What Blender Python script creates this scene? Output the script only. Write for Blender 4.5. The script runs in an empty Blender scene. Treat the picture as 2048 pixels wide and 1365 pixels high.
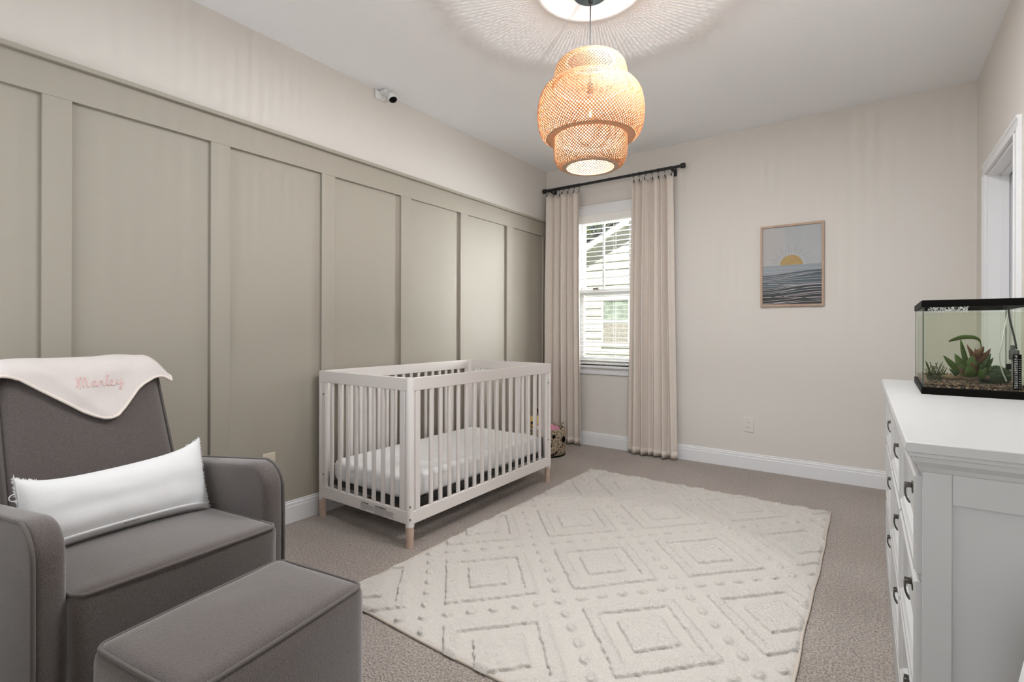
import bpy, bmesh, math, random
from mathutils import Vector, Matrix, noise
random.seed(7)
PI = math.pi
R = math.radians
SC = bpy.context.scene
COL = SC.collection

# ------------------------------------------------------------------ camera, world, sun, area lights, exposure
YAW, ROLL = R(35.7639), R(0.1495)
HC = 1.1163
cam_d = bpy.data.cameras.new('camera')
cam_d.sensor_width = 36.0
cam_d.lens = 1000.48 * 36.0 / 2048.0
cam_d.shift_y = (660.02 - 682.5) / 2048.0
cam_d.clip_start = 0.02
cam = bpy.data.objects.new('camera', cam_d)
_r = Vector((math.cos(YAW), math.sin(YAW), 0)); _f = Vector((-math.sin(YAW), math.cos(YAW), 0)); _u = Vector((0, 0, 1))
_r, _u = _r * math.cos(ROLL) + _u * math.sin(ROLL), _u * math.cos(ROLL) - _r * math.sin(ROLL)
cam.matrix_world = Matrix(((_r.x, _u.x, -_f.x, 0), (_r.y, _u.y, -_f.y, 0), (_r.z, _u.z, -_f.z, HC), (0, 0, 0, 1)))
COL.objects.link(cam)
SC.camera = cam

world = bpy.data.worlds.new('world'); SC.world = world
world.use_nodes = True
wn = world.node_tree; wn.nodes.clear()
wo = wn.nodes.new('ShaderNodeOutputWorld'); wb = wn.nodes.new('ShaderNodeBackground'); ws = wn.nodes.new('ShaderNodeTexSky')
ws.sky_type = 'HOSEK_WILKIE'; ws.turbidity = 2.6; ws.ground_albedo = 0.4; ws.sun_direction = Vector((0.35, -0.55, 0.76)).normalized()
wb.inputs['Strength'].default_value = 0.55
wn.links.new(ws.outputs[0], wb.inputs['Color']); wn.links.new(wb.outputs[0], wo.inputs['Surface'])

def lamp(name, kind, loc, rot=(0, 0, 0), energy=10, color=(1, 1, 1), **kw):
    d = bpy.data.lights.new(name, kind); d.energy = energy; d.color = color
    for k, v in kw.items(): setattr(d, k, v)
    o = bpy.data.objects.new(name, d); o.location = loc; o.rotation_euler = rot; COL.objects.link(o)
    return o
lamp('sun', 'SUN', (0, -4, 9), (R(26), 0, R(20)), 13.0, (1, .96, .9), angle=R(0.6))
# fill lamps added behind the camera; daylight stand-ins outside the visible window
lamp('fill_front_window', 'AREA', (-2.10, -0.42, 1.55), (R(96), 0, R(-10)), 15, (.945, .972, 1), shape='RECTANGLE', size=1.05, size_y=1.4)  # fill lamp added outside a made-up window
lamp('fill_hall_door', 'AREA', (-.10, -0.75, 1.15), (R(96), 0, R(2)), 14, (.945, .972, 1), shape='RECTANGLE', size=.72, size_y=1.9)  # fill lamp added outside a made-up hall door
lamp('daylight_back_window', 'AREA', (-1.95, 5.15, 3.05), (R(-52), 0, 0), 350, (.945, .972, 1), shape='RECTANGLE', size=2.0, size_y=1.1)
lamp('daylight_back_window_side', 'AREA', (-1.15, 5.0, 1.75), (R(88), 0, R(180 - 36)), 420, (.98, .99, 1), shape='RECTANGLE', size=1.1, size_y=1.7)  # panel added out of view, stand-in daylight for the left wall

lamp('added_ceiling_fill', 'AREA', (-.62, 1.98, 2.683), (0, 0, 0), 44, (.945, .972, 1), shape='DISK', size=.62)  # overhead fill lamp added above the frame
lamp('added_ceiling_fill', 'AREA', (-1.42, 1.05, 2.683), (0, 0, 0), 9, (.945, .972, 1), shape='DISK', size=.62)  # second added overhead fill lamp, also out of view

SC.view_settings.view_transform = 'Standard'
SC.view_settings.look = 'None'
SC.view_settings.gamma = 1.0
SC.view_settings.use_curve_mapping = False
SC.view_settings.exposure = 0.1
try:
    SC.cycles.use_denoising = True
    SC.cycles.use_light_tree = False
    SC.cycles.max_bounces = 14
    SC.cycles.diffuse_bounces = 7
    SC.cycles.transparent_max_bounces = 24
    SC.cycles.caustics_reflective = False
    SC.cycles.caustics_refractive = False
    SC.cycles.sample_clamp_indirect = 6.0
except Exception:
    pass

# ------------------------------------------------------------------ materials
def srgb(r, g, b):
    def c(v):
        v /= 255.0
        return v / 12.92 if v <= 0.04045 else ((v + 0.055) / 1.055) ** 2.4
    return (c(r), c(g), c(b), 1)

def mat(name, col, rough=0.6, metal=0.0, spec=0.5, sheen=0.0, var=0.0, vscale=20.0, bump=0.0, bscale=200.0, bdist=0.002, coat=0.0, detail=3.0):
    m = bpy.data.materials.new(name); m.use_nodes = True
    nt = m.node_tree; p = nt.nodes['Principled BSDF']
    if len(col) == 3: col = (*col, 1)
    p.inputs['Base Color'].default_value = col
    p.inputs['Roughness'].default_value = rough
    p.inputs['Metallic'].default_value = metal
    p.inputs['Specular IOR Level'].default_value = spec
    if sheen: p.inputs['Sheen Weight'].default_value = sheen; p.inputs['Sheen Roughness'].default_value = 0.45
    if coat: p.inputs['Coat Weight'].default_value = coat; p.inputs['Coat Roughness'].default_value = 0.03
    tc = nt.nodes.new('ShaderNodeTexCoord')
    if var:
        n = nt.nodes.new('ShaderNodeTexNoise'); n.inputs['Scale'].default_value = vscale; n.inputs['Detail'].default_value = detail
        nt.links.new(tc.outputs['Object'], n.inputs['Vector'])
        cr = nt.nodes.new('ShaderNodeValToRGB')
        cr.color_ramp.elements[0].position = 0.3; cr.color_ramp.elements[1].position = 0.7
        cr.color_ramp.elements[0].color = (*[c * (1 - var) for c in col[:3]], 1)
        cr.color_ramp.elements[1].color = (*[min(1, c * (1 + var)) for c in col[:3]], 1)
        nt.links.new(n.outputs['Fac'], cr.inputs['Fac']); nt.links.new(cr.outputs['Color'], p.inputs['Base Color'])
    if bump:
        n2 = nt.nodes.new('ShaderNodeTexNoise'); n2.inputs['Scale'].default_value = bscale; n2.inputs['Detail'].default_value = 2.0
        nt.links.new(tc.outputs['Object'], n2.inputs['Vector'])
        b = nt.nodes.new('ShaderNodeBump'); b.inputs['Strength'].default_value = bump; b.inputs['Distance'].default_value = bdist
        nt.links.new(n2.outputs['Fac'], b.inputs['Height']); nt.links.new(b.outputs['Normal'], p.inputs['Normal'])
    return m

def see_through(name, tint, gloss=0.08, rough=0.0, fres=0.6):
    """clear sheet: straight transmission plus a fresnel-weighted mirror"""
    m = bpy.data.materials.new(name); m.use_nodes = True
    nt = m.node_tree; nt.nodes.clear()
    out = nt.nodes.new('ShaderNodeOutputMaterial'); t = nt.nodes.new('ShaderNodeBsdfTransparent'); g = nt.nodes.new('ShaderNodeBsdfGlossy')
    t.inputs['Color'].default_value = (*tint, 1); g.inputs['Roughness'].default_value = rough
    mx = nt.nodes.new('ShaderNodeMixShader'); lw = nt.nodes.new('ShaderNodeLayerWeight'); lw.inputs['Blend'].default_value = 0.35
    mu = nt.nodes.new('ShaderNodeMath'); mu.operation = 'MULTIPLY_ADD'; mu.inputs[1].default_value = fres; mu.inputs[2].default_value = gloss * 0.3
    nt.links.new(lw.outputs['Fresnel'], mu.inputs[0]); nt.links.new(mu.outputs[0], mx.inputs['Fac'])
    nt.links.new(t.outputs[0], mx.inputs[1]); nt.links.new(g.outputs[0], mx.inputs[2]); nt.links.new(mx.outputs[0], out.inputs['Surface'])
    return m

def bulb_mat(name, col, s, up=.14):
    """LED bulb: the cap end (up) gives off far less than the sides and the tip"""
    m = emit(name, col, s); nt = m.node_tree; e = [n for n in nt.nodes if n.type == 'EMISSION'][0]
    ge = nt.nodes.new('ShaderNodeNewGeometry'); se = nt.nodes.new('ShaderNodeSeparateXYZ'); mr = nt.nodes.new('ShaderNodeMapRange')
    mr.inputs['From Min'].default_value = -.1; mr.inputs['From Max'].default_value = .5; mr.inputs['To Min'].default_value = s; mr.inputs['To Max'].default_value = s * up
    nt.links.new(ge.outputs['Normal'], se.inputs[0]); nt.links.new(se.outputs['Z'], mr.inputs['Value']); nt.links.new(mr.outputs[0], e.inputs['Strength'])
    return m

def emit(name, col, s):
    m = bpy.data.materials.new(name); m.use_nodes = True
    nt = m.node_tree; nt.nodes.clear()
    out = nt.nodes.new('ShaderNodeOutputMaterial'); e = nt.nodes.new('ShaderNodeEmission')
    e.inputs['Color'].default_value = (*col, 1); e.inputs['Strength'].default_value = s
    nt.links.new(e.outputs[0], out.inputs['Surface'])
    return m

def leafy(name, col, trans):
    m = mat(name, col, 0.6, var=.25, vscale=30)
    nt = m.node_tree; p = nt.nodes['Principled BSDF']; out = nt.nodes['Material Output']
    tr = nt.nodes.new('ShaderNodeBsdfTranslucent'); tr.inputs['Color'].default_value = (*trans, 1)
    mx = nt.nodes.new('ShaderNodeMixShader'); mx.inputs['Fac'].default_value = 0.4
    nt.links.new(p.outputs[0], mx.inputs[1]); nt.links.new(tr.outputs[0], mx.inputs[2]); nt.links.new(mx.outputs[0], out.inputs['Surface'])
    return m

M = {}
M['wall'] = mat('wall_paint', (.665, .635, .595), .75, bump=.12, bscale=350, bdist=.001)
M['accent'] = mat('accent_paint', (.34, .312, .262), .6, bump=.1, bscale=300, bdist=.001)
M['ceiling'] = mat('ceiling_paint', (.85, .855, .87), .9, bump=.15, bscale=250, bdist=.001)
M['trim'] = mat('white_trim_paint', (.76, .765, .78), .4)
M['white'] = mat('white_paint', (.74, .74, .735), .35)
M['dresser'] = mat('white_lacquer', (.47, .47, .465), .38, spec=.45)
M['crib'] = mat('crib_white', (.74, .70, .68), .38)
M['wood_leg'] = mat('pale_wood', (.56, .42, .34), .5, var=.1, vscale=30)
M['bolt'] = mat('bolt_steel', (.25, .23, .2), .35, 1.0)
M['black'] = mat('black_metal', (.012, .012, .014), .45)
M['black_plastic'] = mat('black_plastic', (.004, .0035, .003), .5, spec=.06)
M['dark_fabric'] = mat('dark_support', (.03, .032, .03), .8)
M['mattress'] = mat('quilted_sheet', (.87, .865, .87), .85, bump=.5, bscale=35, bdist=.006, sheen=.2)
M['curtain'] = mat('curtain_linen', (.66, .59, .53), .9, var=.06, vscale=150, bump=.3, bscale=500, bdist=.001, sheen=.15)
M['velvet'] = mat('grey_velvet', (.108, .091, .086), .9, spec=.15, sheen=.7, var=.36, vscale=430, bump=.5, bscale=420, bdist=.0025, detail=3)
M['piping'] = mat('grey_piping', (.12, .105, .098), .9, spec=.2, sheen=.3, bump=.4, bscale=500)
M['blanket'] = mat('blush_knit', (.66, .605, .585), .9, bump=.5, bscale=260, bdist=.003, sheen=.3)
M['blanket_trim'] = mat('cream_binding', (.77, .69, .63), .8, sheen=.2)
M['thread'] = mat('pink_thread', (.72, .52, .51), .8)
M['pillow'] = mat('white_linen', (.74, .74, .745), .9, bump=.35, bscale=280, bdist=.002, sheen=.2)
M['tag'] = mat('grey_print', (.45, .45, .45), .8)
M['gunmetal'] = mat('pewter_pull', (.10, .095, .085), .3, .9)
M['oak'] = mat('oak_frame', (.42, .29, .21), .5, var=.12, vscale=60)
M['plate'] = mat('white_plate', (.68, .66, .62), .35)
M['plate_almond'] = mat('almond_plate', (.62, .55, .45), .4)
M['slot'] = mat('slot_dark', (.1, .09, .08), .6)
M['glass'] = see_through('window_glass', (.97, .98, .97), .05)
M['tank_glass'] = see_through('tank_glass', (.965, .98, .96), .02, fres=.22)
M['water'] = see_through('tank_water', (.945, .955, .905), .0, fres=.10)
M['silicone'] = mat('green_glass_edge', (.02, .05, .04), .2)
M['bamboo_rim'] = mat('bamboo_rim', (.50, .33, .22), .55, var=.12, vscale=80)
M['blind'] = mat('blind_white', (.80, .79, .77), .5)
M['vinyl'] = mat('vinyl_white', (.80, .80, .80), .35)
M['leaf'] = leafy('leaf_green', (.10, .16, .04), (.16, .26, .05))
M['leaf_dark'] = leafy('leaf_dark', (.045, .08, .025), (.06, .10, .03))
M['leaf_brown'] = leafy('leaf_brown', (.16, .075, .04), (.16, .07, .03))
M['moss'] = mat('moss', (.05, .06, .02), .9, var=.4, vscale=80)
M['driftwood'] = mat('driftwood', (.20, .125, .075), .8, var=.3, vscale=40, bump=.5, bscale=90)
M['grey_plastic'] = mat('grey_plastic', (.09, .09, .09), .5)
M['chrome'] = mat('chrome_tube', (.5, .5, .52), .2, .8)
M['canopy'] = mat('blue_grey_canopy', (.10, .17, .21), .35, .3)
M['cord'] = mat('cord_black', (.015, .015, .015), .6)
M['siding'] = mat('house_siding', (.62, .60, .55), .7)
M['house_trim'] = mat('house_trim', (.8, .8, .8), .6)
M['shingle'] = mat('roof_shingle', (.06, .06, .06), .9, var=.3, vscale=20)
M['house_pane'] = mat('house_pane', (.28, .33, .28), .12, var=.35, vscale=9)
M['screen'] = mat('insect_screen', (.30, .28, .25), .8, var=.45, vscale=40)
M['bark'] = mat('bark', (.12, .09, .06), .9, var=.3, vscale=10)
M['tree'] = leafy('tree_leaves', (.17, .19, .09), (.20, .24, .08))
M['grass'] = mat('yard_grass', (.12, .16, .06), .9, var=.3, vscale=8)
M['pink'] = mat('pink_plush', (.62, .22, .34), .9, sheen=.4, bump=.4, bscale=300)
M['yellow'] = mat('yellow_plush', (.66, .45, .14), .9, sheen=.4, bump=.4, bscale=300)
M['red'] = mat('red_cloth', (.42, .03, .04), .9)
M['purple'] = mat('plum_plush', (.13, .05, .10), .9)
M['white_plush'] = mat('white_plush', (.8, .76, .74), .95, bump=.8, bscale=120, bdist=.01)
M['stick'] = mat('olive_stick', (.22, .2, .13), .8)

def bamboo():
    m = bpy.data.materials.new('bamboo_strip'); m.use_nodes = True
    nt = m.node_tree; p = nt.nodes['Principled BSDF']; out = nt.nodes['Material Output']
    p.inputs['Base Color'].default_value = (.42, .265, .145, 1); p.inputs['Roughness'].default_value = .55
    tr = nt.nodes.new('ShaderNodeBsdfTranslucent'); tr.inputs['Color'].default_value = (.46, .22, .085, 1)
    mx = nt.nodes.new('ShaderNodeMixShader'); mx.inputs['Fac'].default_value = 0.38
    nt.links.new(p.outputs[0], mx.inputs[1]); nt.links.new(tr.outputs[0], mx.inputs[2]); nt.links.new(mx.outputs[0], out.inputs['Surface'])
    return m
M['bamboo'] = bamboo()

def carpet():
    m = bpy.data.materials.new('carpet_pile'); m.use_nodes = True
    nt = m.node_tree; p = nt.nodes['Principled BSDF']
    p.inputs['Roughness'].default_value = 1.0; p.inputs['Specular IOR Level'].default_value = .1
    p.inputs['Sheen Weight'].default_value = .25
    tc = nt.nodes.new('ShaderNodeTexCoord')
    n1 = nt.nodes.new('ShaderNodeTexNoise'); n1.inputs['Scale'].default_value = 130; n1.inputs['Detail'].default_value = 4
    n2 = nt.nodes.new('ShaderNodeTexNoise'); n2.inputs['Scale'].default_value = 1.7; n2.inputs['Detail'].default_value = 1
    v = nt.nodes.new('ShaderNodeTexVoronoi'); v.inputs['Scale'].default_value = 150
    for n in (n1, n2, v): nt.links.new(tc.outputs['Object'], n.inputs['Vector'])
    cr = nt.nodes.new('ShaderNodeValToRGB')
    cr.color_ramp.elements[0].position = .36; cr.color_ramp.elements[0].color = (.235, .196, .170, 1)
    cr.color_ramp.elements[1].position = .60; cr.color_ramp.elements[1].color = (.48, .415, .368, 1)
    nt.links.new(n1.outputs['Fac'], cr.inputs['Fac'])
    mx = nt.nodes.new('ShaderNodeMixRGB'); mx.blend_type = 'MULTIPLY'; mx.inputs['Fac'].default_value = 1
    cr2 = nt.nodes.new('ShaderNodeValToRGB')
    cr2.color_ramp.elements[0].position = .42; cr2.color_ramp.elements[0].color = (.93, .92, .91, 1)
    cr2.color_ramp.elements[1].position = .58; cr2.color_ramp.elements[1].color = (1, 1, 1, 1)
    nt.links.new(n2.outputs['Fac'], cr2.inputs['Fac'])
    nt.links.new(cr.outputs['Color'], mx.inputs['Color1']); nt.links.new(cr2.outputs['Color'], mx.inputs['Color2'])
    nt.links.new(mx.outputs['Color'], p.inputs['Base Color'])
    ad = nt.nodes.new('ShaderNodeMath'); ad.operation = 'ADD'
    nt.links.new(n1.outputs['Fac'], ad.inputs[0]); nt.links.new(v.outputs['Distance'], ad.inputs[1])
    b = nt.nodes.new('ShaderNodeBump'); b.inputs['Strength'].default_value = .9; b.inputs['Distance'].default_value = .008
    nt.links.new(ad.outputs[0], b.inputs['Height']); nt.links.new(b.outputs['Normal'], p.inputs['Normal'])
    return m
M['carpet'] = carpet()
M['rug'] = mat('ivory_wool', (.56, .525, .485), 1.0, spec=.1, sheen=.3, var=.10, vscale=170, bump=.7, bscale=330, bdist=.004, detail=4)
M['rug_edge'] = mat('rug_binding', (.50, .44, .38), .9)

def gravel_mat():
    m = mat('aquarium_gravel', (.12, .07, .045), .7)
    nt = m.node_tree; p = nt.nodes['Principled BSDF']; tc = nt.nodes.new('ShaderNodeTexCoord')
    v = nt.nodes.new('ShaderNodeTexVoronoi'); v.inputs['Scale'].default_value = 190
    nt.links.new(tc.outputs['Object'], v.inputs['Vector'])
    cr = nt.nodes.new('ShaderNodeValToRGB')
    e = cr.color_ramp.elements
    e[0].position = 0; e[0].color = (.03, .018, .012, 1); e[1].position = 1; e[1].color = (.45, .30, .18, 1)
    x = e.new(.55); x.color = (.10, .055, .035, 1)
    sp = nt.nodes.new('ShaderNodeSeparateColor'); nt.links.new(v.outputs['Color'], sp.inputs[0])
    nt.links.new(sp.outputs[0], cr.inputs['Fac']); nt.links.new(cr.outputs['Color'], p.inputs['Base Color'])
    b = nt.nodes.new('ShaderNodeBump'); b.inputs['Strength'].default_value = .8; b.inputs['Distance'].default_value = .004; b.invert = True
    nt.links.new(v.outputs['Distance'], b.inputs['Height']); nt.links.new(b.outputs['Normal'], p.inputs['Normal'])
    return m
M['gravel'] = gravel_mat()

def basket_mat():
    m = mat('woven_seagrass', (.4, .3, .2), .8)
    nt = m.node_tree; p = nt.nodes['Principled BSDF']; tc = nt.nodes.new('ShaderNodeTexCoord')
    n = nt.nodes.new('ShaderNodeTexNoise'); n.inputs['Scale'].default_value = 90; n.inputs['Detail'].default_value = 2
    nt.links.new(tc.outputs['Object'], n.inputs['Vector'])
    cr = nt.nodes.new('ShaderNodeValToRGB')
    cr.color_ramp.elements[0].position = .40; cr.color_ramp.elements[0].color = (.035, .026, .02, 1)
    cr.color_ramp.elements[1].position = .52; cr.color_ramp.elements[1].color = (.46, .36, .26, 1)
    nt.links.new(n.outputs['Fac'], cr.inputs['Fac']); nt.links.new(cr.outputs['Color'], p.inputs['Base Color'])
    return m
M['seagrass'] = basket_mat()

# ------------------------------------------------------------------ mesh helpers
class MB:
    def __init__(s): s.v = []; s.f = []; s.mi = []
    def add(s, vs, fs, k=0):
        o = len(s.v); s.v += [tuple(v) for v in vs]; s.f += [tuple(i + o for i in f) for f in fs]; s.mi += [k] * len(fs)
        return s
    def box(s, x0, x1, y0, y1, z0, z1, k=0, T=None):
        vs = [(x, y, z) for x in (x0, x1) for y in (y0, y1) for z in (z0, z1)]
        if T: vs = [T @ Vector(v) for v in vs]
        return s.add(vs, [(0, 1, 3, 2), (4, 6, 7, 5), (0, 4, 5, 1), (2, 3, 7, 6), (0, 2, 6, 4), (1, 5, 7, 3)], k)
    def prism(s, poly, a0, a1, axis='y', k=0, T=None):
        """poly: 2-D points; extruded along axis. axis y: (x,z); x: (y,z); z: (x,y)"""
        def P(p, a): return (p[0], a, p[1]) if axis == 'y' else ((a, p[0], p[1]) if axis == 'x' else (p[0], p[1], a))
        n = len(poly); vs = [P(p, a0) for p in poly] + [P(p, a1) for p in poly]
        if T: vs = [T @ Vector(v) for v in vs]
        fs = [tuple(range(n)), tuple(range(2 * n - 1, n - 1, -1))] + [(i, i + n, (i + 1) % n + n, (i + 1) % n) for i in range(n)]
        return s.add(vs, fs, k)
    def tube(s, pts, r, n=8, closed=False, k=0, caps=True):
        pts = [Vector(p) for p in pts]; m = len(pts); rs = r if isinstance(r, (list, tuple)) else [r] * m
        vs = []; prev = None
        for i, p in enumerate(pts):
            if closed: t = pts[(i + 1) % m] - pts[i - 1]
            else: t = pts[min(i + 1, m - 1)] - pts[max(i - 1, 0)]
            t = t.normalized() if t.length > 1e-9 else Vector((0, 0, 1))
            if prev is None:
                a = Vector((0, 0, 1)) if abs(t.z) < .9 else Vector((1, 0, 0))
                u = t.cross(a).normalized()
            else:
                u = prev - t * prev.dot(t); u = u.normalized() if u.length > 1e-6 else t.orthogonal().normalized()
            prev = u; w = t.cross(u)
            for j in range(n):
                a = 2 * PI * j / n
                vs.append(p + (u * math.cos(a) + w * math.sin(a)) * rs[i])
        fs = []
        for i in range(m if closed else m - 1):
            for j in range(n):
                a, b = i * n + j, i * n + (j + 1) % n; c, d = ((i + 1) % m) * n + (j + 1) % n, ((i + 1) % m) * n + j
                fs.append((a, b, c, d))
        if caps and not closed:
            fs.append(tuple(range(n - 1, -1, -1))); fs.append(tuple((m - 1) * n + j for j in range(n)))
        return s.add(vs, fs, k)
    def lathe(s, prof, c=(0, 0, 0), n=32, k=0, caps=True):
        vs = []
        for r, z in prof:
            for j in range(n):
                a = 2 * PI * j / n; vs.append((c[0] + r * math.cos(a), c[1] + r * math.sin(a), c[2] + z))
        fs = [(i * n + j, i * n + (j + 1) % n, (i + 1) * n + (j + 1) % n, (i + 1) * n + j) for i in range(len(prof) - 1) for j in range(n)]
        if caps:
            fs.append(tuple(range(n - 1, -1, -1))); fs.append(tuple((len(prof) - 1) * n + j for j in range(n)))
        return s.add(vs, fs, k)
    def ball(s, c, rx, ry=None, rz=None, n=16, m=10, k=0):
        ry = ry or rx; rz = rz or rx
        prof = [(math.sin(PI * i / m), -math.cos(PI * i / m)) for i in range(m + 1)]
        vs = []
        for r, z in prof:
            for j in range(n):
                a = 2 * PI * j / n; vs.append((c[0] + rx * max(r, 1e-4) * math.cos(a), c[1] + ry * max(r, 1e-4) * math.sin(a), c[2] + rz * z))
        fs = [(i * n + j, i * n + (j + 1) % n, (i + 1) * n + (j + 1) % n, (i + 1) * n + j) for i in range(m) for j in range(n)]
        return s.add(vs, fs, k)
    def grid(s, fn, nu, nv, k=0):
        vs = [fn(i / nu, j / nv) for i in range(nu + 1) for j in range(nv + 1)]
        fs = [(i * (nv + 1) + j, (i + 1) * (nv + 1) + j, (i + 1) * (nv + 1) + j + 1, i * (nv + 1) + j + 1) for i in range(nu) for j in range(nv)]
        return s.add(vs, fs, k)
    def quad(s, a, b, c, d, k=0): return s.add([a, b, c, d], [(0, 1, 2, 3)], k)
    def xf(s, fn): s.v = [tuple(fn(Vector(p))) for p in s.v]; return s
    def build(s, name, m, parent=None, smooth=None, bevel=0, seg=2, solid=0):
        me = bpy.data.meshes.new(name); me.from_pydata(s.v, [], s.f)
        mats = m if isinstance(m, (list, tuple)) else [m]
        for x in mats: me.materials.append(x)
        if len(mats) > 1: me.polygons.foreach_set('material_index', s.mi)
        bm = bmesh.new(); bm.from_mesh(me); bmesh.ops.recalc_face_normals(bm, faces=bm.faces); bm.to_mesh(me); bm.free()
        if smooth is not None:
            me.polygons.foreach_set('use_smooth', [True] * len(me.polygons))
            if smooth < 179: me.set_sharp_from_angle(angle=R(smooth))
        o = bpy.data.objects.new(name, me); COL.objects.link(o)
        if parent: o.parent = parent
        if bevel:
            b = o.modifiers.new('bevel', 'BEVEL'); b.width = bevel; b.segments = seg; b.limit_method = 'ANGLE'; b.angle_limit = R(40)
            if smooth is None:
                me.polygons.foreach_set('use_smooth', [True] * len(me.polygons)); me.set_sharp_from_angle(angle=R(40))
        if solid:
            sd = o.modifiers.new('solid', 'SOLIDIFY'); sd.thickness = solid; sd.offset = 0
        return o

def soft_box(hx, hy, hz, r, n=14, bulge=(0, 0, 0), T=None):
    bm = bmesh.new(); bmesh.ops.create_cube(bm, size=2.0)
    bmesh.ops.subdivide_edges(bm, edges=bm.edges[:], cuts=n, use_grid_fill=True)
    h = Vector((hx, hy, hz)); out = []
    def warp(t): return math.sin(t * PI / 2) * .55 + t * .45
    for v in bm.verts:
        p = Vector((warp(v.co.x), warp(v.co.y), warp(v.co.z))); q = Vector((p.x * hx, p.y * hy, p.z * hz))
        inn = Vector([max(-(h[i] - r), min(h[i] - r, q[i])) for i in range(3)]); d = q - inn
        if d.length > 1e-9: q = inn + d.normalized() * r
        for i in range(3):
            if bulge[i]:
                a, b = (i + 1) % 3, (i + 2) % 3
                w = (1 - p[a] ** 2) * (1 - p[b] ** 2)
                q[i] += bulge[i] * p[i] * w
        out.append(T @ q if T else q)
    bm.verts.ensure_lookup_table(); bm.verts.index_update()
    mb = MB(); mb.add(out, [tuple(v.index for v in f.verts) for f in bm.faces]); bm.free()
    return mb

def thing(name, label, cat, loc=(0, 0, 0), rz=0, group=None):
    o = bpy.data.objects.new(name, None); COL.objects.link(o); o.location = loc; o.rotation_euler = (0, 0, rz)
    o.empty_display_size = .05
    o['label'] = label; o['category'] = cat
    if group: o['group'] = group
    return o
def tag(o, label, cat, group=None, kind=None):
    o['label'] = label; o['category'] = cat
    if group: o['group'] = group
    if kind: o['kind'] = kind
    return o
def struct(o, label=None, cat=None):
    o['kind'] = 'structure'
    if label: o['label'] = label; o['category'] = cat
    return o
def sroot(name, label, cat, loc=(0, 0, 0)):
    o = thing(name, label, cat, loc); o['kind'] = 'structure'; return o

def text_mb(txt, size, xf, depth=.0006, k=0, align='LEFT', bold=0.0):
    cu = bpy.data.curves.new('lettering', 'FONT'); cu.body = txt; cu.size = size; cu.align_x = align; cu.extrude = depth; cu.offset = bold
    ob = bpy.data.objects.new('lettering', cu); COL.objects.link(ob)
    bpy.context.view_layer.update()
    dg = bpy.context.evaluated_depsgraph_get(); me = bpy.data.meshes.new_from_object(ob.evaluated_get(dg))
    mb = MB(); mb.add([xf(v.co) for v in me.vertices], [tuple(p.vertices) for p in me.polygons], k)
    bpy.data.objects.remove(ob); bpy.data.curves.remove(cu); bpy.data.meshes.remove(me)
    return mb
def merge(a, b, k=None):
    a.add(b.v, b.f, 0 if k is None else k); return a
def arc(c, r, a0, a1, n): return [(c[0] + r * math.cos(a0 + (a1 - a0) * i / n), c[1] + r * math.sin(a0 + (a1 - a0) * i / n)) for i in range(n + 1)]
def lerp(t, pts):
    if t <= pts[0][0]: return pts[0][1]
    for (a, x), (b, y) in zip(pts, pts[1:]):
        if t <= b:
            f = (t - a) / (b - a); f = f * f * (3 - 2 * f); return x + (y - x) * f
    return pts[-1][1]
def crom(pts, n=8):
    P = [Vector(p) for p in pts]; P = [P[0] * 2 - P[1]] + P + [P[-1] * 2 - P[-2]]; out = []
    for i in range(1, len(P) - 2):
        for j in range(n):
            t = j / n; a, b, c, d = P[i - 1:i + 3]
            out.append(.5 * (2 * b + (c - a) * t + (2 * a - 5 * b + 4 * c - d) * t * t + (3 * b - a - 3 * c + d) * t ** 3))
    out.append(P[-2]); return out

# ------------------------------------------------------------------ room shell
XL, XR, YB, YF, H = -2.7266, .5476, 4.3865, -.14, 2.74
TH = .14
struct(MB().box(XL - TH, XR + TH, YF - TH, YB + TH, -.1, 0).build('floor', M['carpet']), 'beige cut-pile carpet covering the whole floor', 'carpet')
struct(MB().box(XL - TH, XR + TH, YF - TH, YB + TH, H, H + .1).build('ceiling', M['ceiling']), 'white painted flat ceiling', 'ceiling')
struct(MB().box(XL - TH, XL, YF - TH, YB + TH, 0, H).build('wall_left', M['wall']), 'beige painted wall above the taupe panelling', 'wall')
WX0, WX1, WZ0, WZ1 = -2.40, -1.56, .775, 2.235
m = MB().box(XL, WX0, YB, YB + TH, 0, H).box(WX1, XR, YB, YB + TH, 0, H).box(WX0, WX1, YB, YB + TH, 0, WZ0).box(WX0, WX1, YB, YB + TH, WZ1, H)
struct(m.build('wall_back', M['wall']), 'beige wall with the curtained window and the framed print', 'wall')
DY0, DY1, DZ = 3.275, 4.02, 2.036
m = MB().box(XR, XR + TH, YF - TH, DY0, 0, H).box(XR, XR + TH, DY1, YB + TH, 0, H).box(XR, XR + TH, DY0, DY1, DZ, H)
struct(m.build('wall_right', M['wall']), 'beige side wall with the white door', 'wall')
FX0, FX1, FZ0, FZ1 = -2.62, -1.58, .85, 2.25
HX0, HX1, HZ = -.48, .36, 2.04  # made-up hall door opening, cut to let fill light in
m = MB().box(XL, FX0, YF - TH, YF, 0, H).box(FX1, HX0, YF - TH, YF, 0, H).box(HX1, XR, YF - TH, YF, 0, H).box(HX0, HX1, YF - TH, YF, HZ, H).box(FX0, FX1, YF - TH, YF, 0, FZ0).box(FX0, FX1, YF - TH, YF, FZ1, H)
struct(m.build('wall_front', M['wall']))
struct(MB().box(XL - .8, XR + .8, YF - 1.15, YF - TH, H + .0, H + .1).build('added_sun_shield', M['trim']), 'white overhang added to keep sun out of the wall openings behind the camera', 'eave')  # unseen overhang added to block the sun from the room
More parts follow.
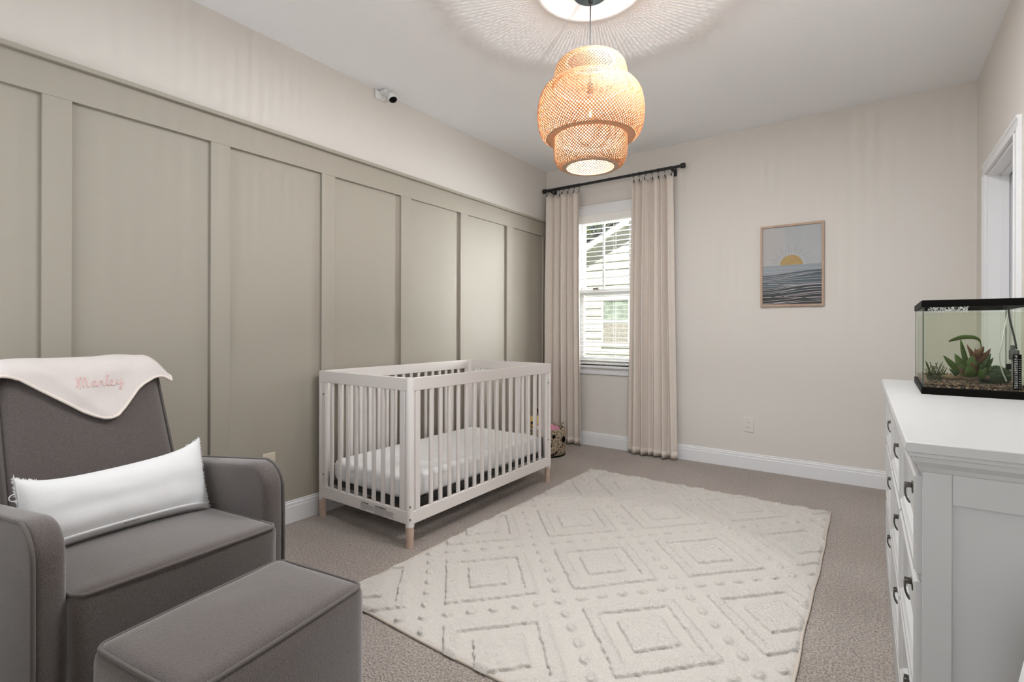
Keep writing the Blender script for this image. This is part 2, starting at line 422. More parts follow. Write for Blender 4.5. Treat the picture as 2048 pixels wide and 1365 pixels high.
# made-up window behind the camera, there for the added fill lamp
w2 = sroot('added_window', 'white window added behind the camera to let fill light in', 'window', (0, YF - .1, 0))
MB().box(FX0, FX1, -.02, .02, FZ0, FZ0 + .05).box(FX0, FX1, -.02, .02, FZ1 - .05, FZ1).box(FX0, FX0 + .05, -.02, .02, FZ0 + .05, FZ1 - .05).box(FX1 - .05, FX1, -.02, .02, FZ0 + .05, FZ1 - .05).box((FX0 + FX1) / 2 - .03, (FX0 + FX1) / 2 + .03, -.02, .02, FZ0 + .05, FZ1 - .05).build('window_frame', M['vinyl'], w2)

# baseboards with a stepped cap profile
def base_profile(h=.127):
    return [(0, 0), (.014, 0), (.014, h - .035), (.012, h - .030), (.012, h - .016), (.008, h - .011), (.008, h - .003), (.005, h), (0, h)]
bp = base_profile()
m = MB().prism([(XL + a, b) for a, b in bp], YF, YB, 'y')
struct(m.build('baseboard_left', M['trim']), 'white stepped baseboard under the taupe panelling', 'baseboard')
m = MB().prism([(YB - a, b) for a, b in bp], XL + .0141, XR - .0141, 'x')
struct(m.build('baseboard_back', M['trim']), 'white stepped baseboard under the window wall', 'baseboard')
m = MB().prism([(XR - a, b) for a, b in bp], YF, DY0 - .095, 'y').prism([(XR - a, b) for a, b in bp], DY1 + .06, YB, 'y')
struct(m.build('baseboard_right', M['trim']), 'white stepped baseboard on the door wall', 'baseboard')

# board-and-batten panelling on the left wall
pan = sroot('trim_1', 'taupe board and batten panelling on the left wall', 'panelling', (XL, 0, 0))
MB().box(0, .004, YF, YB, .10, 2.20).build('backing_panel', M['accent'], pan)
MB().box(.004, .022, YF, YB, 2.063, 2.199).build('top_rail', M['accent'], pan, bevel=.0015)
MB().box(0, .044, YF, YB, 2.199, 2.219).build('ledge_cap', M['accent'], pan, bevel=.002)
for y in (-.105, .5255, 1.1575, 1.784, 2.412, 3.0415, 3.674, 4.292):
    MB().box(.004, .022, y, y + .0935, .12, 2.063).build('batten', M['accent'], pan, bevel=.0015)

# ------------------------------------------------------------------ window in the back wall
win = sroot('window_1', 'white double-hung window between the two curtains', 'window', (0, YB, 0))
m = MB().box(WX0 - .09, WX1 + .09, -.018, 0, WZ1 - .005, WZ1 + .085).box(WX0 - .10, WX1 + .10, -.024, 0, WZ1 + .07, WZ1 + .085)
m.build('head_casing', M['trim'], win, bevel=.002)
MB().box(WX0 - .08, WX0 + .005, -.018, 0, WZ0, WZ1 - .005).build('side_casing', M['trim'], win, bevel=.002)
MB().box(WX1 - .005, WX1 + .08, -.018, 0, WZ0, WZ1 - .005).build('side_casing', M['trim'], win, bevel=.002)
MB().box(WX0 - .10, WX1 + .10, -.045, .075, WZ0 - .022, WZ0).build('window_sill', M['trim'], win, bevel=.004)
MB().box(WX0 - .08, WX1 + .08, -.016, 0, WZ0 - .085, WZ0 - .022).build('apron', M['trim'], win, bevel=.003)
m = MB().box(WX0, WX0 + .03, .01, .13, WZ0, WZ1).box(WX1 - .03, WX1, .01, .13, WZ0, WZ1).box(WX0 + .03, WX1 - .03, .01, .13, WZ1 - .03, WZ1).box(WX0 + .03, WX1 - .03, .075, .13, WZ0, WZ0 + .03)
m.build('window_frame', M['vinyl'], win, bevel=.002)
def sash(z0, z1, y0, y1, rail_top, rail_bot, munt):
    x0, x1 = WX0 + .03, WX1 - .03
    m = MB().box(x0, x0 + .04, y0, y1, z0, z1).box(x1 - .04, x1, y0, y1, z0, z1).box(x0 + .04, x1 - .04, y0, y1, z0, z0 + rail_bot).box(x0 + .04, x1 - .04, y0, y1, z1 - rail_top, z1)
    s = m.build('sash', M['vinyl'], win, bevel=.003)
    yc = (y0 + y1) / 2
    MB().box(x0 + .04, x1 - .04, yc - .002, yc + .002, z0 + rail_bot, z1 - rail_top).build('pane', M['glass'], s)
    if munt:
        for xm in (-2.141, -1.866): MB().box(xm - .011, xm + .011, yc + .003, yc + .010, z0 + rail_bot, z1 - rail_top).build('muntin', M['vinyl'], s)
sash(1.455, WZ1 - .03, .100, .125, .035, .045, True)
sash(WZ0 + .03, 1.515, .070, .097, .055, .045, False)
MB().box(-2.225, -2.165, .058, .07, 1.513, 1.527).build('sash_lock', M['bolt'], win, bevel=.003)

# blinds hung inside the window reveal
bl = thing('window_blind', 'white wooden slat blind hanging open in the window', 'blind', (0, YB, 0))
bx0, bx1 = WX0 + .012, WX1 - .012
MB().box(bx0, bx1, -.012, .005, 2.155, WZ1 - .002).build('valance', M['blind'], bl, bevel=.004)
MB().box(bx0 + .02, bx1 - .02, .005, .050, 2.17, WZ1 - .033).build('head_rail', M['blind'], bl)
m = MB(); nz = 31
for i in range(nz):
    z = .822 + (2.145 - .822) * i / (nz - 1)
    c = Vector((0, .036, z)); t = R(3)
    for_prof = [(-.025, -.0022), (0, .0005), (.025, -.0022), (.025, .0016), (0, .0043), (-.025, .0016)]
    poly = [(c.y + a * math.cos(t) - b * math.sin(t), c.z + a * math.sin(t) + b * math.cos(t)) for a, b in for_prof]
    m.prism(poly, bx0 + .025, bx1 - .025, 'x')
m.build('slats', M['blind'], bl, smooth=40)
MB().box(bx0 + .025, bx1 - .025, .012, .060, .783, .806).build('bottom_rail', M['blind'], bl, bevel=.004)
for x in (-2.30, -1.985, -1.66):
    m = MB()
    for y in (.010, .062): m.tube([(x, y, .80), (x, y, 2.18)], .0012, 5)
    m.build('ladder_cord', M['blind'], bl)
MB().tube([(-2.085, .004, 2.17), (-2.084, .002, 1.4), (-2.086, .003, .93)], .0013, 5).tube([(-2.065, .004, 2.17), (-2.066, .002, 1.4), (-2.064, .003, .90)], .0013, 5).build('pull_cord', M['blind'], bl)

# ------------------------------------------------------------------ door on the right wall
dr = sroot('door_1', 'white door in a cased opening on the right wall', 'door', (XR, 0, 0))
def casing_leg(y0, y1):
    s = 1 if y1 > y0 else -1
    return [(-.018, y0), (-.018, y0 + s * .012), (-.012, y0 + s * .02), (-.012, y1 - s * .014), (-.016, y1 - s * .01), (-.016, y1), (0, y1), (0, y0)]
MB().prism(casing_leg(DY1 + .062, DY1 + .004), 0, DZ + .004, 'z').build('casing', M['trim'], dr)
MB().prism(casing_leg(DY0 - .085, DY0 - .004), 0, DZ + .004, 'z').build('casing', M['trim'], dr)
MB().prism([(-.018, DZ + .066), (-.018, DZ + .054), (-.012, DZ + .046), (-.012, DZ + .018), (-.016, DZ + .014), (-.016, DZ + .004), (0, DZ + .004), (0, DZ + .066)], DY0 - .085, DY1 + .062, 'y').build('head_casing', M['trim'], dr)
jm = MB().box(0, .14, DY1 - .012, DY1, 0, DZ).box(0, .14, DY0, DY0 + .012, 0, DZ).box(0, .14, DY0 + .012, DY1 - .012, DZ - .012, DZ)
jm.box(.055, .09, DY1 - .022, DY1 - .012, 0, DZ - .012).box(.055, .09, DY0 + .012, DY0 + .022, 0, DZ - .012).box(.055, .09, DY0 + .012, DY1 - .012, DZ - .022, DZ - .012)
jm.build('jamb', M['trim'], dr, bevel=.0015)
dm = MB().box(.098, .136, DY0 + .016, DY1 - .016, .012, DZ - .017)
for z0, z1 in ((.2, .95), (1.08, 1.88)):
    dm.box(.092, .098, DY0 + .12, DY0 + .13, z0, z1).box(.092, .098, DY1 - .13, DY1 - .12, z0, z1).box(.092, .098, DY0 + .13, DY1 - .13, z0, z0 + .01).box(.092, .098, DY0 + .13, DY1 - .13, z1 - .01, z1)
slab = dm.build('door_slab', M['trim'], dr)
MB().tube([(.098, DY0 + .07, .95), (.06, DY0 + .07, .95)], .011, 10).ball((.045, DY0 + .07, .95), .026).build('door_knob', M['chrome'], slab, smooth=60)
MB().box(.15, .16, DY0 - .1, DY1 + .1, 0, DZ + .1).build('closet_back', M['trim'], dr)

# ------------------------------------------------------------------ outlets
def outlet(name, label, T, m):
    o = thing(name, label, 'outlet'); o.matrix_world = T
    MB().box(-.036, .036, -.006, 0, -.059, .059).build('cover_plate', m, o, bevel=.003)
    for dz in (-.02, .02):
        f = MB().lathe([(.0165, 0), (.0165, .0025)], n=24).xf(lambda p: Vector((p.x, -.006 - p.z, p.y + dz))).build('socket_face', m, o)
        MB().box(-.008, -.0055, -.0090, -.0084, dz - .002, dz + .007).box(.0055, .008, -.0090, -.0084, dz - .002, dz + .006).box(-.002, .002, -.0090, -.0084, dz - .010, dz - .006).build('slot', M['slot'], f)
    MB().lathe([(.003, 0), (.002, .0012)], n=10).xf(lambda p: Vector((p.x, -.006 - p.z, p.y))).build('screw', m, o)
outlet('wall_outlet', 'white double outlet on the beige wall below the framed print', Matrix.Translation((-.806, YB, .356)), M['plate'])
outlet('wall_outlet', 'almond outlet plate on the taupe panelling behind the armchair arm', Matrix.Translation((XL + .004, 1.468, .368)) @ Matrix.Rotation(R(90), 4, 'Z'), M['plate_almond'])

# ------------------------------------------------------------------ curtain rod and curtains
rod = thing('curtain_rod', 'black metal curtain rod above the window', 'curtain rod', (-2.0, YB - .09, 2.517))
MB().tube([(-.69, 0, 0), (-.30, 0, .0005)], .0145, 14).tube([(-.31, 0, 0), (.68, 0, 0)], .0125, 14).build('pole', M['black'], rod, smooth=40)
for sx in (-1, 1):
    MB().lathe([(.0145, 0), (.021, .002), (.022, .012), (.022, .034), (.019, .038), (.004, .039)], n=20).xf(lambda p, sx=sx: Vector((sx * (.672 + p.z), p.x, p.y))).build('finial', M['black'], rod, smooth=40)
    bx = sx * .60 if sx > 0 else -.615
    m = MB().box(bx - .013, bx + .013, .082, .0895, -.055, .012).box(bx - .008, bx + .008, .0, .085, -.028, -.018)
    m.prism([(-.019, -.022), (.019, -.022), (.019, -.002), (.0155, -.002), (.013, -.012), (0, -.016), (-.013, -.012), (-.0155, -.002), (-.019, -.002)], bx - .008, bx + .008, 'x')
    m.build('bracket', M['black'], rod, bevel=.001)

def curtain(name, label, x0, x1, x0b, x1b, folds, ph, rings, z_top=2.462, z_bot=.014):
    """x0..x1 top span, x0b..x1b bottom span"""
    root = thing(name, label, 'curtain', ((x0 + x1) / 2, YB - .09, 0))
    cx = (x0 + x1) / 2
    nu, nv = 150, 40
    def P(u, v):
        z = z_bot + (z_top - z_bot) * v
        f = 1 - v
        a = x0b + (x0 - x0b) * v; b = x1b + (x1 - x1b) * v
        uw = u + .030 * math.sin(2 * PI * u * 1.3 + ph) + .016 * math.sin(2 * PI * u * 2.9 + 2 * ph) + .012 * f * math.sin(2 * PI * (u * 1.7 + .35 * v) + ph)
        w = uw * folds * PI + ph
        A_ = (.044 + .020 * min(1, f * 2.5)) * (1 + .30 * math.sin(u * 13 + 2 * ph))
        y = .024 - A_ * abs(math.sin(w)) ** .75 + .004 * math.sin(3 * w + 2 * v)
        x = a + (b - a) * u + .006 * math.sin(2 * w) * min(1, 8 * u * (1 - u))
        if v > .985: z -= .006 * (1 - abs(math.sin(w)))
        return (x - cx, y, z)
    MB().grid(P, nu, nv).build('fabric_panel', M['curtain'], root, smooth=180, solid=.003)
    # bottom hem band
    MB().grid(lambda u, v: (P(u, .0)[0], P(u, 0)[1], z_bot + .002 + .06 * v), nu, 1).build('hem', M['curtain'], root, smooth=180, solid=.0042)
    for i in range(rings):
        u = (i + .25) / (rings - .5)
        px, py, _ = P(u, .98)
        rz = 2.517
        g = MB().tube([(px + .004 * math.sin(i), .0185 * math.cos(a), rz + .0185 * math.sin(a) - .004) for a in [2 * PI * k / 20 for k in range(20)]], .0022, 6, closed=True)
        ring = g.build('curtain_ring', M['black'], root, smooth=60)
        MB().tube([(px + .002, 0, rz - .0235), (px + .002, py * .5, rz - .034), (px, py, z_top + .006)], .0013, 5).box(px - .004, px + .004, py - .0045, py + .0045, z_top - .016, z_top + .008).build('clip', M['black'], ring)
    return root
curtain('curtain', 'beige linen curtain left of the window, behind the crib corner', -2.660, -2.285, -2.655, -2.255, 5.2, .4, 7)
curtain('curtain', 'beige linen curtain right of the window, nearer the framed print', -1.765, -1.392, -1.795, -1.348, 6.3, 2.2, 7)

# ------------------------------------------------------------------ framed print
art = thing('framed_print', 'oak framed print of a sun rising over dark blue waves', 'picture', (-.506, YB, 1.619))
aw, ah, fw = .2155, .317, .0165
m = MB().box(-aw, aw, -.022, 0, ah - fw, ah).box(-aw, aw, -.022, 0, -ah, -ah + fw).box(-aw, -aw + fw, -.022, 0, -ah + fw, ah - fw).box(aw - fw, aw, -.022, 0, -ah + fw, ah - fw)
m.build('frame', M['oak'], art, bevel=.0015)
iw, ih = aw - fw, ah - fw
pm = [mat('print_sky', (.50, .52, .53), .6), mat('print_gold', (.50, .33, .11), .6, var=.1, vscale=60), mat('print_pale_sea', (.33, .37, .41), .6), mat('print_mid_sea', (.075, .115, .14), .6, var=.15, vscale=30),
      mat('print_dark_sea', (.016, .032, .042), .6, var=.15, vscale=30), mat('print_night_sea', (.006, .009, .013), .6), mat('print_line', (.62, .57, .57), .6), mat('print_ray', (.22, .215, .21), .6)]
m = MB()
Y0 = -.012
m.quad((-iw, Y0, -ih), (iw, Y0, -ih), (iw, Y0, ih), (-iw, Y0, ih), 0)
# heights measured in fractions of the picture (0 bottom, 1 top)
def Z(t): return -ih + 2 * ih * t
def X(s): return -iw + 2 * iw * s
hor = .505
sc = (.5, hor); sr = .195 * iw * 2
n = 28
pts = [(X(.5) + sr * math.cos(PI * i / n), Y0 - .0003, Z(hor) + sr * .98 * math.sin(PI * i / n)) for i in range(n + 1)]
m.add(pts, [tuple(range(n + 1))], 1)
for i in range(17):
    a = PI * (i + .6) / 17.4
    r0, r1 = sr * 1.28, sr * (2.1 if i % 2 else 1.62)
    d = Vector((math.cos(a), 0, math.sin(a))); pr = Vector((-d.z, 0, d.x)) * .0011
    c = Vector((X(.5), Y0 - .0003, Z(hor)))
    m.quad(c + d * r0 - pr, c + d * r1 - pr * .6, c + d * r1 + pr * .6, c + d * r0 + pr, 7)
def band(top, bot, k, off):
    N = 40
    for i in range(N):
        s0, s1 = i / N, (i + 1) / N
        m.quad((X(s0), Y0 - off, Z(bot(s0))), (X(s1), Y0 - off, Z(bot(s1))), (X(s1), Y0 - off, Z(top(s1))), (X(s0), Y0 - off, Z(top(s0))), k)
def wave_line(fn, w, off, s0=0, s1=1):
    N = 40
    for i in range(N):
        a, b = s0 + (s1 - s0) * i / N, s0 + (s1 - s0) * (i + 1) / N
        m.quad((X(a), Y0 - off, Z(fn(a) - w)), (X(b), Y0 - off, Z(fn(b) - w)), (X(b), Y0 - off, Z(fn(b) + w)), (X(a), Y0 - off, Z(fn(a) + w)), 6)
def sm(s): s = max(0, min(1, s)); return s * s * (3 - 2 * s)
t1 = lambda s: .385 + .050 * sm(s * 1.15)
t2 = lambda s: .205 + .045 * sm(s * 1.1)
t3 = lambda s: .115 + .060 * sm((s - .3) * 1.6)
band(lambda s: hor, lambda s: .30, 2, .0004)
band(t1, lambda s: .14, 3, .0006)
band(t2, lambda s: .04, 4, .0008)
band(t3, lambda s: 0, 5, .0010)
for f in (.455, .415): wave_line(lambda s, f=f: f + .01 * math.sin(2.5 * s + 1), .0016, .0005)
for i, (a, b, s0) in enumerate([(.385, .05, 0), (.362, .040, 0), (.338, .055, 0), (.318, .075, 0), (.318, .03, .25), (.306, .008, 0), (.292, -.022, 0), (.262, -.012, 0), (.272, -.05, .1), (.240, .0, 0)]):
    wave_line(lambda s, a=a, b=b: a + b * sm(s), .0021, .0007, s0, 1 if b > -.03 else .75)
for a, b, s0 in [(.205, .045, 0), (.186, .060, 0), (.160, .05, 0), (.140, .075, 0), (.135, .045, .3)]:
    wave_line(lambda s, a=a, b=b: a + b * sm(s * 1.1), .0022, .0009, s0)
for a, b, s0 in [(.092, .060, .0), (.075, .070, .38), (.066, .060, .55), (.100, -.025, 0), (.048, .04, 0), (.020, .035, 0), (.012, .045, .2), (.004, .03, 0)]:
    wave_line(lambda s, a=a, b=b: a + b * sm(s), .0023, .0011, s0)
m.build('print', pm, art)
MB().box(-iw, iw, -.0175, -.0160, -ih, ih).build('glazing', see_through('picture_glass', (.98, .98, .98), .02, fres=.42), art)
MB().box(-iw, iw, -.010, 0, -ih, ih).build('backing_board', M['oak'], art)

# ------------------------------------------------------------------ pendant lamp
LX, LY = -1.09, 2.145
pl = thing('pendant_lamp', 'woven bamboo three-tier pendant lamp hanging from the ceiling', 'pendant lamp', (LX, LY, 0))
MB().lathe([(.01, H - .040), (.070, H - .038), (.080, H - .032), (.082, H - .002)], n=40).build('canopy', M['canopy'], pl, smooth=40)
MB().lathe([(.009, H - .070), (.012, H - .066), (.012, H - .040)], n=16).build('cord_grip', M['black'], pl, smooth=40)
MB().tube([(0, 0, H - .06), (0, 0, 2.285)], .0032, 8).build('cord', M['cord'], pl, smooth=60)
MB().lathe([(.006, 2.292), (.013, 2.286), (.0145, 2.25), (.0145, 2.232), (.012, 2.230)], n=20).build('socket', M['black'], pl, smooth=40)
bg = MB().lathe([(.004, 2.104), (.020, 2.112), (.029, 2.130), (.030, 2.145), (.025, 2.165), (.014, 2.195), (.012, 2.232)], n=28).build('bulb', see_through('bulb_glass', (.99, .99, .98), .02, fres=.12), pl, smooth=180)
MB().lathe([(.0008, 2.124), (.0030, 2.128), (.0030, 2.156), (.0008, 2.160)], n=10).build('filament', bulb_mat('bulb_glow', (1, .985, .965), 20000, .5), bg, smooth=180)

def resample(prof, n):
    L = [0]
    for a, b in zip(prof, prof[1:]): L.append(L[-1] + math.hypot(b[0] - a[0], b[1] - a[1]))
    out = []
    for i in range(n + 1):
        t = L[-1] * i / n
        for k in range(len(prof) - 1):
            if t <= L[k + 1] + 1e-9:
                f = (t - L[k]) / (L[k + 1] - L[k]); out.append((prof[k][0] + (prof[k + 1][0] - prof[k][0]) * f, prof[k][1] + (prof[k + 1][1] - prof[k][1]) * f)); break
    return out
def weave(mb, prof, cnt, width, slope, off):
    """two crossing families of flat strips following a surface of revolution"""
    P = [tuple(p) for p in crom([(a, 0, b) for a, b in prof], 5)]
    P = resample([(p[0], p[2]) for p in P], 26)
    ds = [math.hypot(b[0] - a[0], b[1] - a[1]) for a, b in zip(P, P[1:])]
    for sgn in (1, -1):
        ang = [0]
        for i, d in enumerate(ds): ang.append(ang[-1] + slope * d / max(.5 * (P[i][0] + P[i + 1][0]), .05))
        for k in range(cnt):
            a0 = 2 * PI * k / cnt + (0.3 if sgn < 0 else 0)
            vs = []
            for i, (r, z) in enumerate(P):
                a = a0 + sgn * ang[i]; q = math.sqrt(1 + slope * slope)
                i2 = min(i + 1, len(P) - 1); i1 = max(i - 1, 0); tr, tz = P[i2][0] - P[i1][0], P[i2][1] - P[i1][1]; tl = math.hypot(tr, tz) or 1
                tr, tz = tr / tl, tz / tl
                nr, nz_ = tz, -tr
                ro = r + nr * off * sgn; zo = z + nz_ * off * sgn
                er = Vector((math.cos(a), math.sin(a), 0)); et = Vector((-math.sin(a), math.cos(a), 0)); em = er * tr + Vector((0, 0, tz))
                side = (et - em * sgn * slope) / q
                c = er * ro + Vector((0, 0, zo))
                vs += [c - side * width / 2, c + side * width / 2]
            mb.add(vs, [(2 * i, 2 * i + 1, 2 * i + 3, 2 * i + 2) for i in range(len(P) - 1)])
    return mb
top_p = [(.112, 2.392), (.140, 2.390), (.160, 2.370), (.170, 2.335), (.172, 2.300), (.172, 2.268)]
mid_p = [(.168, 2.283), (.205, 2.268), (.233, 2.232), (.247, 2.180), (.250, 2.125), (.243, 2.075), (.228, 2.040), (.205, 2.024)]
low_p = [(.170, 2.040), (.172, 2.00), (.172, 1.960), (.166, 1.925), (.150, 1.898), (.120, 1.889)]
weave(MB(), top_p, 74, .0045, 1.0, .0009).build('upper_tier', M['bamboo'], pl, solid=.0007)
weave(MB(), mid_p, 100, .0047, 1.0, .0009).build('middle_tier', M['bamboo'], pl, solid=.0007)
weave(MB(), low_p, 74, .0045, 1.0, .0009).build('lower_tier', M['bamboo'], pl, solid=.0007)
def ringtube(r, z, h, t): return MB().lathe([(r - t, z - h), (r + t, z - h), (r + t, z + h), (r - t, z + h), (r - t, z - h)], n=72, caps=False)
ringtube(.112, 2.393, .003, .006).build('top_rim', M['bamboo_rim'], pl, smooth=40)
MB().lathe([(.172, 2.0255), (.206, 2.0225), (.209, 2.027), (.172, 2.031), (.172, 2.0255)], n=72, caps=False).build('shoulder_rim', M['bamboo_rim'], pl, smooth=40)
MB().lathe([(.112, 1.8875), (.132, 1.8865), (.134, 1.8915), (.112, 1.893), (.112, 1.8875)], n=72, caps=False).build('bottom_rim', M['bamboo_rim'], pl, smooth=40)
ringtube(.170, 2.280, .004, .003).build('upper_joint', M['bamboo_rim'], pl, smooth=40)
m = MB()
for a in range(3):
    t = 2 * PI * a / 3 + .4; m.tube([(0.0145 * math.cos(t), .0145 * math.sin(t), 2.25), (.168 * math.cos(t), .168 * math.sin(t), 2.281)], .0008, 6)
m.build('wire_spider', M['black'], pl)

for lx_, ly_, lb_ in ((-.62, 1.98, 'round white ceiling fixture added for fill light above the rug beside the dresser'), (-1.42, 1.05, 'round white ceiling fixture added for fill light above the ottoman')):
    fl = thing('added_ceiling_fixture', lb_, 'ceiling light', (lx_, ly_, 0))  # made-up housing around each added ceiling fill lamp
    MB().lathe([(.31, H - .054), (.335, H - .052), (.345, H - .040), (.345, H - .001), (.02, H - .001), (.02, H - .053), (.31, H - .054)], n=56, caps=False).build('housing', M['white'], fl, smooth=40)

# ------------------------------------------------------------------ baby camera in the ceiling corner
bc = thing('baby_camera', 'small white baby camera mounted high on the left wall', 'camera', (XL, 2.235, 2.70))
MB().box(0, .016, -.045, .045, -.022, .036).build('wall_plate', M['white'], bc, bevel=.006)
MB().box(.012, .075, -.018, .030, .010, .030).tube([(.055, .006, .018), (.068, .022, -.004)], .008, 10).build('mount_arm', M['white'], bc, bevel=.003)
MB().ball((.014, -.012, .016), .0045).build('screw', M['black'], bc)
MB().lathe([(.002, -.034), (.018, -.032), (.030, -.018), (.034, 0), (.032, .014), (.022, .026), (.002, .029)], n=28).xf(lambda p: Matrix.Rotation(R(-24), 3, 'Y') @ p + Vector((.088, .034, -.012))).build('camera_head', M['white'], bc, smooth=60)
MB().lathe([(.002, -.0355), (.017, -.0335), (.0275, -.0225), (.0275, -.020), (.002, -.022)], n=28).xf(lambda p: Matrix.Rotation(R(-24), 3, 'Y') @ p + Vector((.0885, .0345, -.012))).build('lens', M['black_plastic'], bc, smooth=60)
MB().lathe([(.002, .030), (.012, .0285), (.013, .026)], n=20).xf(lambda p: Matrix.Rotation(R(-24), 3, 'Y') @ p + Vector((.088, .034, -.011))).build('top_button', M['black_plastic'], bc, smooth=60)

# ------------------------------------------------------------------ rug
rx0, rx1, ry0, ry1 = -1.81, -.20, 1.262, 3.60
rug = thing('rug', 'ivory shaggy rug with raised diamonds and dotted lines', 'rug', ((rx0 + rx1) / 2, (ry0 + ry1) / 2, 0))
I0 = (-1.026, 1.766); AX, AY = .366, .400
def rug_h(x, y):
    dx, dy = (x - I0[0]) / AX, (y - I0[1]) / AY
    s, t = (dy - dx) / 2, (dy + dx) / 2
    fs, ft = s - math.floor(s), t - math.floor(t)
    m_ = max(abs(fs - .5), abs(ft - .5))
    ds, dt = min(fs, 1 - fs), min(ft, 1 - ft)
    h = 0.0
    wob = noise.noise(Vector((x * 40, y * 40, 0))) * .012
    def soft(d, w): return max(0, min(1, (w - d) / .012 + .5))
    h = max(h, soft(abs(m_ - .315), .042 + wob))
    h = max(h, soft(m_, .165 + wob))
    for d, f in ((ds, ft), (dt, fs)):
        k = f * 6.0; e = abs(k - round(k)) / 6.0
        h = max(h, max(0, min(1, (1 - math.hypot(d / .036, e / .052) + wob * 9) * 2.2)))
    return h
nx, ny = 330, 470
vs = []
for i in range(nx + 1):
    for j in range(ny + 1):
        u, v = i / nx, j / ny
        x, y = rx0 + (rx1 - rx0) * u, ry0 + (ry1 - ry0) * v
        e = min(x - rx0, rx1 - x, y - ry0, ry1 - y)
        wx = .003 * math.sin(y * 5) + .0015 * math.sin(y * 17)
        wy = .003 * math.sin(x * 7 + 1)
        n1 = noise.noise(Vector((x * 210, y * 210, 3))) ; n2 = noise.noise(Vector((x * 90, y * 90, 9)))
        h = rug_h(x, y)
        z = .011 + .0125 * h + .0030 * n1 * (1 + h) + .0018 * n2 * (1 + 2 * h)
        z = z * min(1, .35 + e / .02)
        lean = -.009 * h
        vs.append((x + wx - rug.location.x + n2 * .003, y + wy + lean - rug.location.y + n1 * .002, z))
fs = [(i * (ny + 1) + j, (i + 1) * (ny + 1) + j, (i + 1) * (ny + 1) + j + 1, i * (ny + 1) + j + 1) for i in range(nx) for j in range(ny)]
MB().add(vs, fs).build('pile', M['rug'], rug, smooth=180)
per = []
N = 90
for a, b in (((rx0, ry0), (rx1, ry0)), ((rx1, ry0), (rx1, ry1)), ((rx1, ry1), (rx0, ry1)), ((rx0, ry1), (rx0, ry0))):
    for i in range(N):
        x = a[0] + (b[0] - a[0]) * i / N; y = a[1] + (b[1] - a[1]) * i / N
        per.append((x + .003 * math.sin(y * 5) + .0015 * math.sin(y * 17) - rug.location.x, y + .003 * math.sin(x * 7 + 1) - rug.location.y, .0055))
MB().tube(per, .0055, 8, closed=True).build('bound_edge', M['rug_edge'], rug, smooth=180)

# ------------------------------------------------------------------ crib
cb = thing('crib', 'white baby crib with round posts and pale wood feet', 'crib', (-1.917, 1.772, 0), R(.55))
CW, CL, CT = .743, 1.359, .870     # the post axes: x 0 (front) .. -CW (wall side), y 0 .. CL
PR = .0228
def in_rail(m): return m.build
for px in (0, -CW):
    for py in (0, CL):
        MB().lathe([(PR, .108), (PR, CT - .006), (PR - .002, CT)], (px, py, 0), 28).build('corner_post', M['crib'], cb, smooth=50)
        MB().lathe([(PR - .0045, .0), (PR - .001, .1075)], (px, py, 0), 24).build('leg', M['wood_leg'], cb, smooth=50)
# rails
for px, s in ((0, 1), (-CW, -1)):
    xo = px + s * PR; xi = xo - s * .020
    MB().box(min(xo, xi), max(xo, xi), 0, CL, .803, CT).build('side_top_rail', M['crib'], cb, bevel=.003)
    MB().box(min(xo, xi), max(xo, xi), 0, CL, .124, .190).build('side_bottom_rail', M['crib'], cb, bevel=.003)
    for i in range(16):
        y = .138 + .0728 * i
        MB().box((xo + xi) / 2 - .007, (xo + xi) / 2 + .007, y - .0125, y + .0125, .189, .804).build('slat', M['crib'], cb, bevel=.004)
    for y in (.036, CL - .036):
        MB().box((xo + xi) / 2 - .009, (xo + xi) / 2 + .009, y - .017, y + .017, .189, .804).build('stile', M['crib'], cb, bevel=.003)
for py, s in ((0, -1), (CL, 1)):
    yo = py + s * PR; yi = yo - s * .020
    MB().box(-CW, 0, min(yo, yi), max(yo, yi), .803, CT).build('end_top_rail', M['crib'], cb, bevel=.003)
    MB().box(-CW, 0, min(yo, yi), max(yo, yi), .124, .190).build('end_bottom_rail', M['crib'], cb, bevel=.003)
    for i in range(8):
        x = -.636 + .0742 * i
        MB().box(x - .0125, x + .0125, (yo + yi) / 2 - .007, (yo + yi) / 2 + .007, .189, .804).build('end_slat', M['crib'], cb, bevel=.004)
    for x in (-.037, -CW + .037):
        MB().box(x - .019, x + .019, (yo + yi) / 2 - .009, (yo + yi) / 2 + .009, .189, .804).build('stile', M['crib'], cb, bevel=.003)
def bolt(c, ax):
    d = Vector(ax)
    MB().tube([Vector(c) - d * .002, Vector(c) + d * .0018], .0048, 14).build('bolt', M['bolt'], cb, smooth=40)
for c in ((PR - .003, -.014, .215), (PR - .003, -.014, .150)): bolt((.0175, -.0150, c[2]), (.76, -.65, 0))
bolt((PR, CL - .030, .733), (1, 0, 0)); bolt((PR, CL - .030, .32), (1, 0, 0))
for z in (.215, .15): bolt((.0175, CL + .0150, z), (.76, .65, 0))
for z in (.55, .48): MB().tube([(.011, CL - .045, z), (.0205, CL - .045, z)], .0032, 10).build('screw_hole', M['slot'], cb)
bolt((-CW + .037, -PR, .735), (0, -1, 0)); bolt((-CW + .037, -PR, .262), (0, -1, 0))
